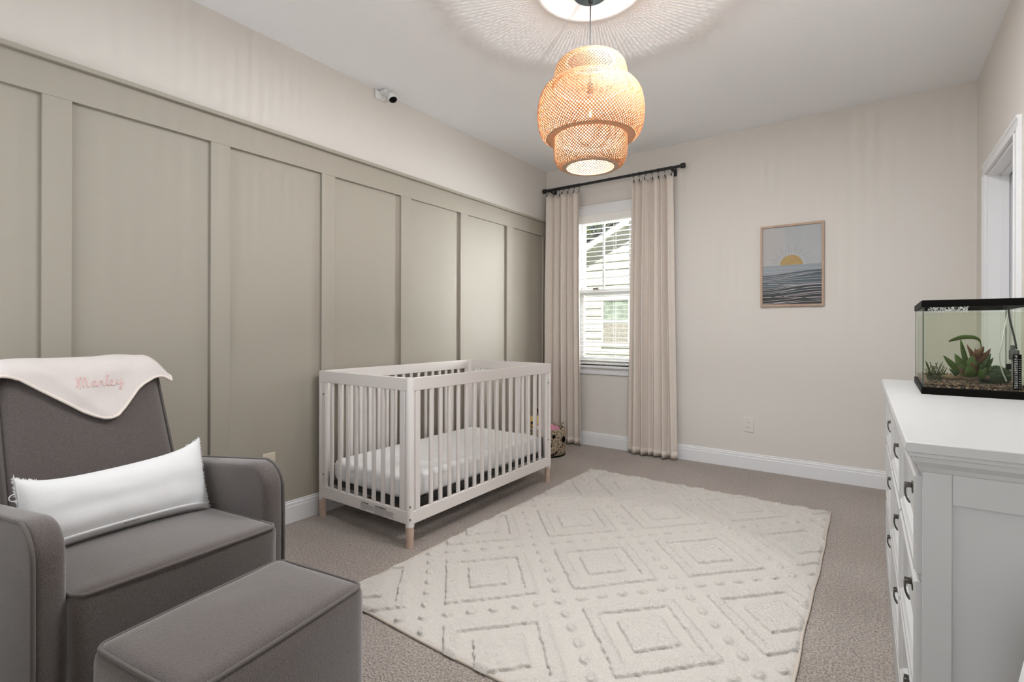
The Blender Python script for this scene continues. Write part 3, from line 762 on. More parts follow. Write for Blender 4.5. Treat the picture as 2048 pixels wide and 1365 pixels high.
# spring frame
m = MB().box(-CW + .045, -.045, .045, .058, .185, .212).box(-CW + .045, -.045, CL - .058, CL - .045, .185, .212).box(-CW + .045, -CW + .058, .058, CL - .058, .185, .212).box(-.058, -.045, .058, CL - .058, .185, .212)
for i in range(9):
    y = .058 + (CL - .116) * (i + 1) / 10; m.box(-CW + .058, -.058, y - .006, y + .006, .203, .209)
for i in range(5):
    x = -CW + .058 + (CW - .116) * (i + 1) / 6; m.box(x - .006, x + .006, .058, CL - .058, .2092, .2115)
m.build('mattress_support', M['dark_fabric'], cb)
for px in (-.034, -CW + .034):
    for py in (.034, CL - .034):
        MB().box(px - .010, px + .010, py - .003, py + .003, .19, .33).build('support_bracket', M['dark_fabric'], cb)
# warning label on the near end's bottom rail
yl = -PR - .0004
def lab(x, z): return lambda p: Vector((x + p.x, yl - p.z * .3, z + p.y))
m = text_mb('WARNING', .0115, lab(-.353, .1655), .0002, bold=.0005)
merge(m, text_mb('AVERTISSEMENTS', .0115, lab(-.243, .1655), .0002, bold=.0005))
rs = random.Random(3)
for x0, w, rows in ((-.357, .098, 5), (-.247, .150, 6)):
    m.box(x0 - .004, x0 - .0030, yl - .0002, yl, .172 - .006 * rows - .004, .172)
    for i in range(rows):
        x = x0; z = .1605 - .0062 * i
        end = x0 + w * (1 if i < rows - 1 else .45)
        while x < end - .004:
            L = min(rs.uniform(.004, .014), end - x)
            m.box(x, x + L, yl - .0002, yl, z - .0010, z + .0010); x += L + .0022
m.build('warning_label', mat('label_ink', (.05, .045, .04), .7), cb)

# crib mattress with quilted sheet: rests in the crib
mt = thing('crib_mattress', 'white quilted crib mattress lying inside the crib', 'mattress', (-1.917 - CW / 2 - .006, 1.772 + CL / 2, .2125), R(.55))
mb = soft_box(.322, .645, .064, .028, 30, (0, 0, .006), Matrix.Translation((0, 0, .064)))
def quilt(p):
    n = .0025 * math.sin(p.y * 46 + 2 * noise.noise(Vector((p.x * 6, p.y * 6, 0)))) if p.z > .1 else 0
    w = .004 * noise.noise(Vector((p.x * 9, p.y * 14, p.z * 30)))
    return Vector((p.x + w, p.y + w, p.z + n * .35 + w * .5))
mb.xf(quilt).build('quilted_cover', M['mattress'], mt, smooth=180)
m = MB().tube([(.318 * a, .641 * b, .098) for a, b in ([(-1 + 2 * i / 10, -1) for i in range(10)] + [(1, -1 + 2 * i / 20) for i in range(20)] + [(1 - 2 * i / 10, 1) for i in range(10)] + [(-1, 1 - 2 * i / 20) for i in range(20)])], .0035, 6, closed=True)
m.build('seam_piping', M['mattress'], mt, smooth=180)

# ------------------------------------------------------------------ armchair (local: +x forward, y across)
ACX, ACY, ACR = -2.1, .61, R(4)
ch = thing('armchair', 'dark grey velvet armchair with piped edges by the panelled wall', 'armchair', (ACX, ACY, 0), ACR)
MB().lathe([(.02, .0), (.25, .0), (.25, .018), (.22, .028), (.05, .05), (.05, .09), (.02, .09)], n=40).build('swivel_base', M['black_plastic'], ch, smooth=40)
# seat: box with a sloped, crowned top and a T front
mb = soft_box(.30, .276, .185, .030, 20, (.004, 0, .016))
def seatxf(p):
    q = Vector((p.x + .186, p.y, p.z + .272))
    if p.z > 0: q.z += (q.x - .487) * .05 * (p.z / .185)
    if q.x > .425:
        pass
    n = noise.noise(Vector((q.x * 5, q.y * 5, q.z * 5))) * .004
    q.x += n; return q
st = mb.xf(seatxf).build('seat', M['velvet'], ch, smooth=180)
def zt(x): return .449 + (x - .487) * .05
P = [(-.10, -.269, zt(-.1)), (.2, -.271, zt(.2)), (.43, -.271, zt(.43)), (.462, -.267, zt(.46)), (.480, -.255, zt(.48)), (.488, -.227, zt(.487)), (.490, 0, zt(.487)), (.488, .227, zt(.487)), (.480, .255, zt(.48)), (.462, .267, zt(.46)), (.43, .271, zt(.43)), (.2, .271, zt(.2)), (-.10, .269, zt(-.1))]
MB().tube(crom(P, 6), .0048, 8).build('piping', M['piping'], st, smooth=180)
# backrest: leaning rounded slab
BT = math.atan(.4)
mb = soft_box(.080, .252, .30, .050, 20, (.012, .004, .010))
def backxf(p):
    tz = (p.z + .30) / .60
    p = Vector((p.x, p.y * (1.02 - .05 * tz), p.z))
    c = Matrix.Rotation(-BT, 3, 'Y') @ p
    base = Vector((-.150, 0, .70))
    return Vector((base.x + c.x - .080 * math.cos(BT) + .0, c.y, base.z + c.z))
# front face of the slab must lie on lx = -.09 - .4*(z-.46)
bk = mb.xf(lambda p: backxf(p) + Vector((-.062, 0, 0))).build('backrest', M['velvet'], ch, smooth=180)
def bpt(y, w, out):   # point on the slab: w along height -0.3..0.3, out along thickness
    tz = (w + .30) / .60
    return backxf(Vector((out, y / (1.02 - .05 * tz), w))) + Vector((-.062, 0, 0))
for s in (-1, 1):
    pts = [bpt(s * .246 * (1.02 - .05 * ((w + .3) / .6)), w, .066 if w < .26 else .052) for w in [-.24 + .5 * i / 16 for i in range(17)]]
    pts += [bpt(s * .222, .290, .045), bpt(s * .19, .302, .042)]
    MB().tube(pts, .0046, 8).build('piping', M['piping'], bk, smooth=180)
MB().tube([bpt(-.19 + .38 * i / 12, .304, .040) for i in range(13)], .0046, 8).build('piping', M['piping'], bk, smooth=180)
# arms
def arm_profile():
    P = [(-.47, .06), (-.50, .30), (-.49, .50)]
    P += [(-.47, .532)] + [(-.45 + .80 * i / 14, .545 + .092 * i / 14) for i in range(15)]
    P += [(.35 + .10 * math.sin(a), .545 + .092 - .001 - .085 * (1 - math.cos(a))) for a in [PI / 2 * i / 9 for i in range(1, 10)]]
    P += [(.452, .46), (.452, .30), (.444, .06)]
    return P
AP = arm_profile()
def arm(s):
    y0, y1 = s * .274, s * .343
    dx = -.042 if s > 0 else .004
    mb = MB(); n = len(AP)
    # cross-section rounded over its top: inner edge soft, outer edge piped
    sec = [(y0, -.026), (y0 + s * .003, -.012), (y0 + s * .011, -.0035), (y0 + s * .024, 0), (y1 - s * .020, 0), (y1 - s * .004, -.003), (y1, -.010)]
    c = Vector((0, .30))
    rings = []
    for (yy, d) in sec:
        ring = []
        for i, (a, b) in enumerate(AP):
            p0 = Vector(AP[max(i - 1, 0)]); p1 = Vector(AP[min(i + 1, n - 1)]); t = (p1 - p0).normalized(); nm = Vector((-t.y, t.x))
            q = Vector((a, b)) + nm * d
            ring.append((q.x + dx, yy, q.y))
        rings.append(ring)
    vs = [v for r_ in rings for v in r_]
    fs = [(k * n + i, k * n + i + 1, (k + 1) * n + i + 1, (k + 1) * n + i) for k in range(len(sec) - 1) for i in range(n - 1)]
    fs.append(tuple(range(n))); fs.append(tuple((len(sec) - 1) * n + i for i in range(n)))
    fs += [tuple([k * n for k in range(len(sec))]), tuple([k * n + n - 1 for k in range(len(sec))])]
    mb.add(vs, fs)
    o = mb.build('armrest', M['velvet'], ch, smooth=50)
    MB().tube([(p.x + dx, y1 - s * .001, p.z - .002) for p in crom([(a, 0, b) for a, b in AP], 3)], .0055, 8).build('piping', M['piping'], o, smooth=180)
for s in (-1, 1): arm(s)
MB().prism([(-.47, .06), (-.42, .06), (-.40, .30), (-.44, .50), (-.48, .50), (-.50, .30)], -.273, .273, 'y').build('rear_panel', M['velvet'], ch, bevel=.012)

# blanket draped over the backrest
EDGE = [(-.335, .965), (-.285, .966), (-.235, .962), (-.187, .941), (-.134, .898), (-.078, .854), (-.03, .815), (0, .797), (.025, .786), (.045, .784), (.07, .792), (.095, .815), (.149, .880), (.171, .897), (.21, .918), (.245, .932), (.30, .938)]
def edge_z(y):
    for (a, x), (b, z) in zip(EDGE, EDGE[1:]):
        if y <= b: return x + (z - x) * (y - a) / (b - a)
    return EDGE[-1][1]
def drape(y, s):
    """s 0 at the lower front edge .. 1 over the crown .. 2 behind"""
    ze = edge_z(y)
    sag = max(0, abs(y) - .205); drop = sag * sag * 14
    top = Vector((-.362, y, 1.006 - drop))
    def front(z): return Vector((-.09 - .4 * (z - .46) + .012, y, z - drop * .5))
    zc = .952
    if s <= 1:
        if s < .6:
            z = ze + (max(zc, ze + .004) - ze) * (s / .6); return front(z)
        f = (s - .6) / .4; a = front(max(zc, ze + .004)); t = f
        c = Vector((-.300, y, 1.002 - drop))
        return a * (1 - t) ** 2 + c * 2 * t * (1 - t) + top * t * t
    f = s - 1
    c1 = Vector((-.455, y, 1.006 - drop)); c2 = Vector((-.475, y + .015 * (1 if y > 0 else -1) * (abs(y) / .3), .80))
    return top * (1 - f) ** 2 + c1 * 2 * f * (1 - f) + c2 * f * f
bk_o = thing('blanket', 'blush knit blanket with pink lettering draped over the armchair back', 'blanket', (ACX, ACY, 0), ACR)
def BP(u, v):
    y = -.335 + .612 * u; s = v * 2
    p = drape(y, s)
    w = .004 * math.sin(9 * (y * 2.2 - p.z * 3.0) + 1) + .006 * noise.noise(Vector((y * 7, p.z * 7, 2)))
    cr = .010 * math.exp(-((y + .02 - (p.z - .86) * -.95) / .035) ** 2) if s < .9 else 0
    if s < 1.0: p = p + Vector((max(0, w) + cr, 0, 0))
    else: p = p + Vector((w * .3, 0, max(0, w)))
    return p
MB().grid(BP, 90, 60).build('knit_cloth', M['blanket'], bk_o, smooth=180, solid=.004)
MB().tube([BP(i / 120, 0) + Vector((.001, 0, 0)) for i in range(121)], .0052, 8).build('binding', M['blanket_trim'], bk_o, smooth=180)
MB().tube([BP(1, j / 40) for j in range(41)], .0048, 8).build('binding', M['blanket_trim'], bk_o, smooth=180)
MB().tube([BP(0, j / 40) for j in range(41)], .0048, 8).build('binding', M['blanket_trim'], bk_o, smooth=180)
# script name embroidered across it
STROKES = [
    [(0, .1), (.05, .55), (.08, 1.0), (.11, .5), (.12, -.15)], [(.12, -.15), (.14, .5), (.24, 1.05), (.29, .6), (.27, .05), (.33, .6), (.42, 1.0), (.45, .5), (.44, .1), (.50, .02), (.56, .2)],
    [(.80, .55), (.72, .6), (.66, .35), (.70, .05), (.78, .15), (.82, .55), (.82, .1), (.88, .05), (.96, .4), (1.0, .62), (1.04, .5), (1.10, .52), (1.10, .15), (1.18, .05), (1.28, .45), (1.36, 1.0), (1.30, 1.05), (1.27, .5), (1.30, .08), (1.40, .12),
     (1.52, .45), (1.50, .6), (1.43, .5), (1.44, .12), (1.54, .03), (1.66, .2), (1.72, .6), (1.72, .2), (1.80, .1), (1.88, .3), (1.92, .62)], [(1.92, .62), (1.90, .1), (1.84, -.45), (1.76, -.35), (1.90, .0), (2.02, .2)]]
m = MB()
for stx in STROKES:
    pts = []
    for p in crom([(a, 0, b) for a, b in stx], 6):
        y = -.045 + p.x * .0745; z = .898 + p.z * .037 + .002
        a = Vector((-.09 - .4 * (z - .46) + .012, y, z)); w = .004 * math.sin(9 * (y * 2.2 - z * 3.0) + 1) + .006 * noise.noise(Vector((y * 7, z * 7, 2)))
        cr = .010 * math.exp(-((y + .02 - (z - .86) * -.95) / .035) ** 2)
        pts.append(a + Vector((max(0, w) + cr + .0026, 0, 0)))
    m.tube(pts, .0021, 6)
m.build('embroidered_lettering', M['thread'], bk_o, smooth=180)

# lumbar pillow
pw = thing('lumbar_pillow', 'long white linen lumbar pillow with frayed edges on the armchair', 'pillow', (ACX, ACY, 0), ACR)
PA = R(17)
def PX(u, v, side):
    """u -1..1 along, v -1..1 up, side thickness -1 back .. 1 front"""
    Lh, Hh = .256, .110
    th = .070 * (max(0, (1 - abs(u) ** 3.2)) ** .6) * (max(0, (1 - abs(v) ** 3.0)) ** .6)
    y = u * (Lh + .006 * v * v); 
    pinch = .012 * (1 - u * u)
    h = v * (Hh + .018 * abs(u) ** 6 - pinch * .6)
    lx = side * th
    if v > 0: h += .012 * (abs(u) ** 3) * v + .012 * u * v
    c = Vector((lx * math.cos(PA) - h * math.sin(PA), y, h * math.cos(PA) + lx * math.sin(PA)))
    return c + Vector((.046, -.008, .548))
m = MB()
for sd in (1, -1):
    m.grid(lambda a, b, sd=sd: PX(a * 2 - 1, b * 2 - 1, sd) + Vector((.0035 * noise.noise(Vector((a * 6, b * 5, sd))), 0, 0)) * (1 if 0 < a < 1 and 0 < b < 1 else 0), 48, 26)
m.build('cushion', M['pillow'], pw, smooth=180)
rs = random.Random(11); m = MB()
def fr(u, v, du, dv):
    p = PX(u, v, 0); L = rs.uniform(.003, .0085)
    q = PX(u + .0001, v + .0001, 0)
    d = Vector((rs.uniform(-.4, .4), du + rs.uniform(-.5, .5), dv + rs.uniform(-.5, .5))).normalized()
    s_ = d.cross(Vector((1, 0, 0))).normalized() * .0016
    m.tube([p - d * .004, p + d * L * .6, p + d * L + Vector((rs.uniform(-.003, .003), 0, rs.uniform(-.003, .003)))], [.0016, .0012, .0005], 4)
for i in range(110):
    t = -1 + 2 * i / 109
    fr(1, t, 1, 0); fr(-1, t, -1, 0)
for i in range(150):
    t = -1 + 2 * i / 149
    if abs(t) > .80: fr(t, 1, 0, .6)
m.build('frayed_fringe', M['pillow'], pw)
for sgn in (1, -1):
    MB().grid(lambda a, b, sgn=sgn: PX(sgn * (.93 + .07 * a), -1 + 2 * b, 0) + Vector((.003, 0, 0)), 4, 24).build('flange', M['pillow'], pw, smooth=180, solid=.003)
m = MB().grid(lambda a, b: PX(-.985 + 1.97 * a, -.93 + .20 * b, 1) + Vector((.0035, 0, -.001)), 50, 4)
m.build('closure_flap', M['pillow'], pw, smooth=180, solid=.004)
m = MB(); rs = random.Random(5)
for row, (u0, u1) in enumerate(((-.10, .06), (-.09, .05))):
    u = u0
    while u < u1:
        L = rs.uniform(.008, .02)
        if not (-.03 < u < -.015 and row == 0): 
            v = -.80 - .055 * row; hgt = .022 if row == 0 else .010
            m.quad(*[PX(a, b, 1) + Vector((.0062, 0, -.0005)) for a, b in ((u, v - hgt), (u + L, v - hgt), (u + L, v + hgt), (u, v + hgt))])
        u += L + .006
m.build('brand_tag', M['tag'], pw, solid=.0003)
MB().tube([PX(-1, .55, 0) + Vector((0, -.004 - .014 * math.sin(PI * i / 12), .011 * math.cos(PI * i / 12))) for i in range(13)], .0016, 6).build('cord_loop', M['pillow'], pw, smooth=180)

# ------------------------------------------------------------------ ottoman
ot = thing('ottoman', 'dark grey velvet ottoman with piped top before the armchair', 'ottoman', (-1.25, .612, 0), R(9.0))
mb = soft_box(.174, .242, .195, .032, 20, (.012, .012, .010))
mb.xf(lambda p: Vector((p.x, p.y, p.z + .232 + .003 * noise.noise(Vector((p.x * 9, p.y * 9, 1))))))
body = mb.build('upholstered_body', M['velvet'], ot, smooth=180)
def rr(hx, hy, r, z, n=7):
    pts = []
    for cx, cy, a0 in ((hx - r, hy - r, 0), (-hx + r, hy - r, PI / 2), (-hx + r, -hy + r, PI), (hx - r, -hy + r, 1.5 * PI)):
        for i in range(n + 1): a = a0 + PI / 2 * i / n; pts.append((cx + r * math.cos(a), cy + r * math.sin(a), z))
    return pts
def dens(pts, k=6):
    out = []
    for a, b in zip(pts, pts[1:] + pts[:1]):
        d = (Vector(b) - Vector(a)).length; n = max(1, int(d / .02))
        for i in range(n): out.append(tuple(Vector(a).lerp(Vector(b), i / n)))
    return out
pp = []
for x, y, z in dens(rr(.166, .234, .030, .4195)):
    pp.append((x * (1 + .018 * (1 - (y / .242) ** 2)), y * (1 + .012 * (1 - (x / .174) ** 2)), z))
MB().tube(pp, .0048, 8, closed=True).build('piping', M['piping'], body, smooth=180)
for sx in (-1, 1):
    for sy in (-1, 1): MB().lathe([(.018, 0), (.022, .04)], (sx * .13, sy * .19, 0), 16).build('foot', M['black_plastic'], ot)

# ------------------------------------------------------------------ dresser (local: x 0 at the front top edge -> wall, y 0 at the near end -> far)
DA = math.atan(.0124)
ds = thing('dresser', 'white nine-drawer dresser along the right wall', 'dresser', (.0538, 1.305, 0), DA)
DL, DZT, DX1 = 1.63, .889, .462
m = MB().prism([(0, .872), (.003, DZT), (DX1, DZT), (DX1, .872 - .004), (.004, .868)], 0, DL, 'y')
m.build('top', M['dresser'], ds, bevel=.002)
# crown moulding under the top: front and the near side
cm = [(.006, .868), (.006, .860), (.012, .858), (.014, .848), (.026, .836), (.030, .826), (.05, .826), (.05, .868)]
m = MB()
n = len(cm)
inset = [(a, b) for a, b in cm]
vs = [(a, a, b) for a, b in cm] + [(a, DL - a, b) for a, b in cm]
fs = [(i, i + n, (i + 1) % n + n, (i + 1) % n) for i in range(n)]
m.add(vs, fs)
for yy, s in ((0, 1), (DL, -1)):
    vs = [(a, yy + s * a, b) for a, b in cm] + [(DX1, yy + s * a, b) for a, b in cm]
    m.add(vs, fs)
m.build('crown_moulding', M['dresser'], ds)
CX = .030            # carcass front plane
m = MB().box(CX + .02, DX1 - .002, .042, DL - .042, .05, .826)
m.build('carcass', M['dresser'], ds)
for y0, y1 in ((.028, .048), (DL - .048, DL - .028)):
    p = MB().box(CX + .001, CX + .048, y0, y1, .05, .8262).box(DX1 - .05, DX1 - .001, y0, y1, .05, .8262).box(CX + .048, DX1 - .05, y0, y1, .765, .8262).box(CX + .048, DX1 - .05, y0, y1, .05, .13)
    p.build('side_frame', M['dresser'], ds, bevel=.0015)
    yp = y0 + .010 if y0 < 1 else y0
    MB().box(CX + .047, DX1 - .049, yp, yp + .01, .129, .766).build('side_panel', M['dresser'], ds)
MB().box(CX - .012, DX1 - .002, .026, DL - .026, .0, .105).build('plinth', M['dresser'], ds, bevel=.003)
m = MB().box(CX, CX + .02, .0485, .056, .105, .826).box(CX, CX + .02, DL - .056, DL - .0485, .105, .826)
for i in (1, 2): yy = .028 + (DL - .056) * i / 3; m.box(CX, CX + .02, yy - .011, yy + .011, .105, .826)
for z0, z1 in ((.105, .118), (.336, .352), (.594, .610), (.816, .826)): m.box(CX - .0005, CX + .0195, .049, DL - .049, z0, z1)
m.build('face_frame', M['dresser'], ds)
def drawer_mesh(w, h):
    """recessed panel front with a stepped bevelled frame; local x out is negative, y 0..w, z 0..h"""
    mb = MB(); fr_, d = .030, .016
    rings = [(0, 0, .010), (0, 0, -.008), (.004, .004, -.0115), (fr_ - .012, fr_ - .012, -.0115), (fr_ - .008, fr_ - .008, -.008), (fr_, fr_, -.004), (fr_ + .006, fr_ + .006, .006)]
    vs = []
    for a, b, x in rings: vs += [(x, a, b), (x, w - a, b), (x, w - a, h - b), (x, a, h - b)]
    fs = []
    for k in range(len(rings) - 1):
        for i in range(4): fs.append((k * 4 + i, k * 4 + (i + 1) % 4, k * 4 + 4 + (i + 1) % 4, k * 4 + 4 + i))
    e = (len(rings) - 1) * 4
    fs.append((e, e + 1, e + 2, e + 3)); fs.append((3, 2, 1, 0))
    return mb.add(vs, fs)
def pull_mesh():
    mb = MB()
    mb.box(-.006, .002, -.016, .016, -.012, .012)
    mb.box(-.020, -.006, -.011, .011, .000, .009)
    pts = [(-.015, 0, .004), (-.021, 0, -.002), (-.021, 0, -.016), (-.017, 0, -.030), (-.012, 0, -.038)]
    for (a, b) in zip(pts, pts[1:]):
        mb.add([(a[0], -.013, a[2]), (a[0], .013, a[2]), (b[0], .013, b[2]), (b[0], -.013, b[2]), (a[0] + .004, -.013, a[2]), (a[0] + .004, .013, a[2]), (b[0] + .004, .013, b[2]), (b[0] + .004, -.013, b[2])],
               [(0, 1, 2, 3), (7, 6, 5, 4), (0, 3, 7, 4), (1, 5, 6, 2), (0, 4, 5, 1), (3, 2, 6, 7)])
    return mb
cw = (DL - .056) / 3
rows = [(.120, .334), (.354, .592), (.612, .814)]
proto = {}
for ri, (z0, z1) in enumerate(rows):
    for ci in range(3):
        y0 = .028 + cw * ci + .010; w = cw - .020
        if ri not in proto:
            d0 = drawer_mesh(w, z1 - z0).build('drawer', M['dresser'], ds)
            h0 = pull_mesh().build('drawer_pull', M['gunmetal'], d0, bevel=.0012)
            proto[ri] = (d0, h0); d, h = d0, h0
        else:
            d = proto[ri][0].copy(); COL.objects.link(d); d.parent = ds
            h = proto[ri][1].copy(); COL.objects.link(h); h.parent = d
        d.location = (CX, y0, z0)
        h.location = (.006, w / 2, (z1 - z0) / 2 + .014)

# ------------------------------------------------------------------ aquarium on the dresser
TX0, TX1, TY0, TY1 = .1475, .435, 2.325, 2.83
tz = DZT
tk = thing('aquarium', 'glass fish tank with black rims on the dresser', 'fish tank', (TX0, TY0, tz), R(-.8))
TW, TD, TH_ = TX1 - TX0, TY1 - TY0, .337
def rim(z0, z1, t, name):
    m = MB().box(-.004, TW + .004, -.004, t, z0, z1).box(-.004, TW + .004, TD - t, TD + .004, z0, z1).box(-.004, t, t, TD - t, z0, z1).box(TW - t, TW + .004, t, TD - t, z0, z1)
    return m.build(name, M['black_plastic'], tk, bevel=.002)
rim(.0, .026, .010, 'bottom_rim'); rim(TH_ - .024, TH_, .012, 'top_rim')
MB().box(0, TW, 0, .005, .004, TH_ - .004).build('glass_pane', M['tank_glass'], tk)
MB().box(0, TW, TD - .005, TD, .004, TH_ - .004).build('glass_pane', M['tank_glass'], tk)
MB().box(0, .005, .005, TD - .005, .004, TH_ - .004).build('glass_pane', M['tank_glass'], tk)
MB().box(TW - .005, TW, .005, TD - .005, .004, TH_ - .004).build('glass_pane', M['tank_glass'], tk)
for x in (.001, TW - .001):
    for y in (.001, TD - .001): MB().tube([(x, y, .02), (x, y, TH_ - .02)], .0016, 6).build('corner_seal', M['silicone'], tk)
MB().box(.0, TW, .0, TD, .001, .006).build('base_glass', M['tank_glass'], tk)
MB().box(.006, TW - .006, .006, TD - .006, .034, .291).build('water', M['water'], tk)
rs = random.Random(2)
g = MB().grid(lambda a, b: (.006 + (TW - .012) * a, .006 + (TD - .012) * b, .036 + .008 * b + .004 * noise.noise(Vector((a * 8, b * 8, 0)))), 40, 50)
g.box(.006, TW - .006, .006, TD - .006, .007, .033)
for i in range(900):
    a, b = rs.random(), rs.random() ** 2
    g.ball((.009 + (TW - .018) * a, .009 + (TD - .018) * b, .036 + .008 * b + rs.uniform(-.002, .003)), rs.uniform(.002, .0042), rs.uniform(.002, .0042), rs.uniform(.0015, .003), 6, 4)
go = g.build('gravel_bed', M['gravel'], tk, smooth=60); go['kind'] = 'stuff'
# black strip thermometer stuck on the near pane
tm = [M['black_plastic'], mat('thermo_print', (.55, .55, .55), .6)]
m = MB().box(.232, .252, -.0032, -.0006, .032, .150)
tb = text_mb('F', .011, lambda p: Vector((.2375 + p.x, -.0034 - p.z * .2, .1385 + p.y)), .0003); m.add(tb.v, tb.f, 1)
tb = text_mb('°', .011, lambda p: Vector((.2340 + p.x, -.0034 - p.z * .2, .1385 + p.y)), .0003); m.add(tb.v, tb.f, 1)
for i, t in enumerate('92 90 88 84 82 80 78 77 76 74 72 70 68 64'.split()):
    tb = text_mb(t, .0068, lambda p, i=i: Vector((.2345 + p.x * 1.25, -.0034 - p.z * .2, .1310 - i * .0072 + p.y)), .0003); m.add(tb.v, tb.f, 1)
    m.box(.2455, .2495, -.0035, -.0033, .1325 - i * .0072, .1335 - i * .0072, 1)
m.build('strip_thermometer', tm, tk)
tk_T = Matrix.Translation((TX0, TY0, tz)) @ Matrix.Rotation(R(-.8), 4, 'Z')
def TP(x, y, z): return tk_T @ Vector((x, y, z))
# heater
ht = thing('aquarium_heater', 'submersible tube heater with grey cap inside the fish tank', 'heater', TP(.243, .055, .0))
MB().tube([(0, 0, .055), (0, 0, .135)], .0075, 14).build('glass_tube', M['chrome'], ht, smooth=60)
MB().lathe([(.012, .130), (.0135, .133), (.0135, .160), (.012, .163)], n=18).build('cap', M['grey_plastic'], ht, smooth=40)
MB().lathe([(.006, .163), (.006, .178), (.004, .179)], (-.004, 0, 0), 14).build('dial', M['grey_plastic'], ht, smooth=40)
MB().tube(crom([(.006, .002, .165), (.002, .004, .20), (-.006, .006, .245), (-.012, .008, .29), (-.013, .002, .325)], 8), .0028, 8).build('power_cord', M['cord'], ht, smooth=60)
MB().box(-.018, .018, .004, .012, .095, .115).build('suction_bracket', M['black_plastic'], ht, bevel=.002)
# airline tube
tag(MB().tube(crom([TP(.235, .09, .300), TP(.228, .10, .25), TP(.220, .10, .19), TP(.214, .11, .14), TP(.222, .12, .09), TP(.235, .13, .05)], 8), .0022, 8).build('air_tube', mat('clear_tube', (.75, .78, .72), .3), smooth=60), 'thin clear air tube curving down inside the fish tank', 'tube')
def leaf_mb(mb, base, tip, width, bend, k=0, up=Vector((0, 0, 1)), wave=.0):
    base, tip = Vector(base), Vector(tip); d = tip - base; L = d.length; t = d.normalized()
    sd = t.cross(Vector((0, -1, .35))).normalized() if abs(t.dot(Vector((0, -1, .35)).normalized())) < .95 else Vector((1, 0, 0))
    nn = sd.cross(t)
    N = 10; vs = []
    for i in range(N + 1):
        f = i / N; w = width * (math.sin(PI * min(1, f * .93 + .07)) ** .8) * (1 - .25 * f)
        c = base + d * f + nn * bend * math.sin(PI * f) + Vector((0, 0, wave * math.sin(f * 14)))
        vs += [c - sd * w, c + nn * w * .25 + up * 0, c + sd * w]
    fs = []
    for i in range(N): fs += [(3 * i, 3 * i + 1, 3 * i + 4, 3 * i + 3), (3 * i + 1, 3 * i + 2, 3 * i + 5, 3 * i + 4)]
    mb.add(vs, fs, k)
def plant(name, label, leaves, mats, stems=True):
    o = thing(name, label, 'aquarium plant', TP(.15, .12, .04))
    T = o.location
    for (b, t, w, be, mk) in leaves:
        mb = MB(); B, Tp = TP(*b) - T, TP(*t) - T
        leaf_mb(mb, B.lerp(Tp, .12), Tp, w, be)
        if stems: mb.tube([B, B.lerp(Tp, .2)], .0013, 5)
        mb.build('leaf', M[mk], o, smooth=180, solid=.0006)
    return o
plant('sword_plant', 'broad-leaved green plant in the middle of the fish tank', [
    ((.135, .10, .05), (.062, .09, .138), .013, -.006, 'leaf'), ((.135, .10, .05), (.095, .10, .145), .016, .004, 'leaf'), ((.138, .11, .06), (.150, .10, .150), .022, .006, 'leaf'),
    ((.14, .10, .05), (.105, .08, .110), .020, .004, 'leaf'), ((.14, .10, .05), (.128, .07, .108), .020, .010, 'leaf'), ((.15, .10, .05), (.185, .09, .120), .011, .004, 'leaf'),
    ((.155, .10, .05), (.198, .10, .135), .010, .010, 'leaf'), ((.155, .10, .05), (.190, .09, .150), .010, .006, 'leaf_dark'), ((.16, .10, .05), (.178, .08, .100), .012, .004, 'leaf'),
    ((.12, .10, .05), (.078, .09, .090), .010, .004, 'leaf_dark'), ((.14, .12, .06), (.112, .12, .200), .009, -.008, 'leaf')], None)
o = thing('trailing_plant', 'long ribbon leaf arching across the top of the fish tank', 'aquarium plant', TP(.16, .13, .04)); T = o.location
pts = crom([TP(.16, .13, .05) - T, TP(.168, .13, .13) - T, TP(.167, .12, .185) - T, TP(.150, .11, .203) - T, TP(.120, .11, .205) - T, TP(.095, .10, .197) - T, TP(.078, .10, .188) - T], 6)
m = MB(); vs = []
for i, p in enumerate(pts):
    f = i / (len(pts) - 1); w = .0014 if f < .35 else .0065 * math.sin(PI * min(1, (f - .33) / .67 * .95 + .03)) + .0012
    tt = (pts[min(i + 1, len(pts) - 1)] - pts[max(i - 1, 0)]).normalized(); sd = tt.cross(Vector((0, 1, 0))).normalized()
    vs += [p - sd * w, p + sd * w + Vector((0, .003, 0))]
m.add(vs, [(2 * i, 2 * i + 1, 2 * i + 3, 2 * i + 2) for i in range(len(pts) - 1)]).build('ribbon_leaf', M['leaf'], o, smooth=180, solid=.0006)
o = thing('brown_plant', 'wilted brown leaves standing behind the green plant in the tank', 'aquarium plant', TP(.155, .12, .04)); T = o.location
for b, t, w in (((.150, .11, .05), (.150, .10, .165), .010), ((.148, .11, .12), (.128, .10, .178), .007), ((.152, .11, .10), (.190, .09, .165), .012), ((.15, .11, .05), (.140, .09, .115), .014), ((.155, .11, .11), (.178, .10, .128), .012), ((.15, .10, .13), (.172, .09, .172), .013)):
    mb = MB(); leaf_mb(mb, TP(*b) - T, TP(*t) - T, w, .008, wave=.002); mb.build('leaf', M['leaf_brown'], o, smooth=180, solid=.0006)
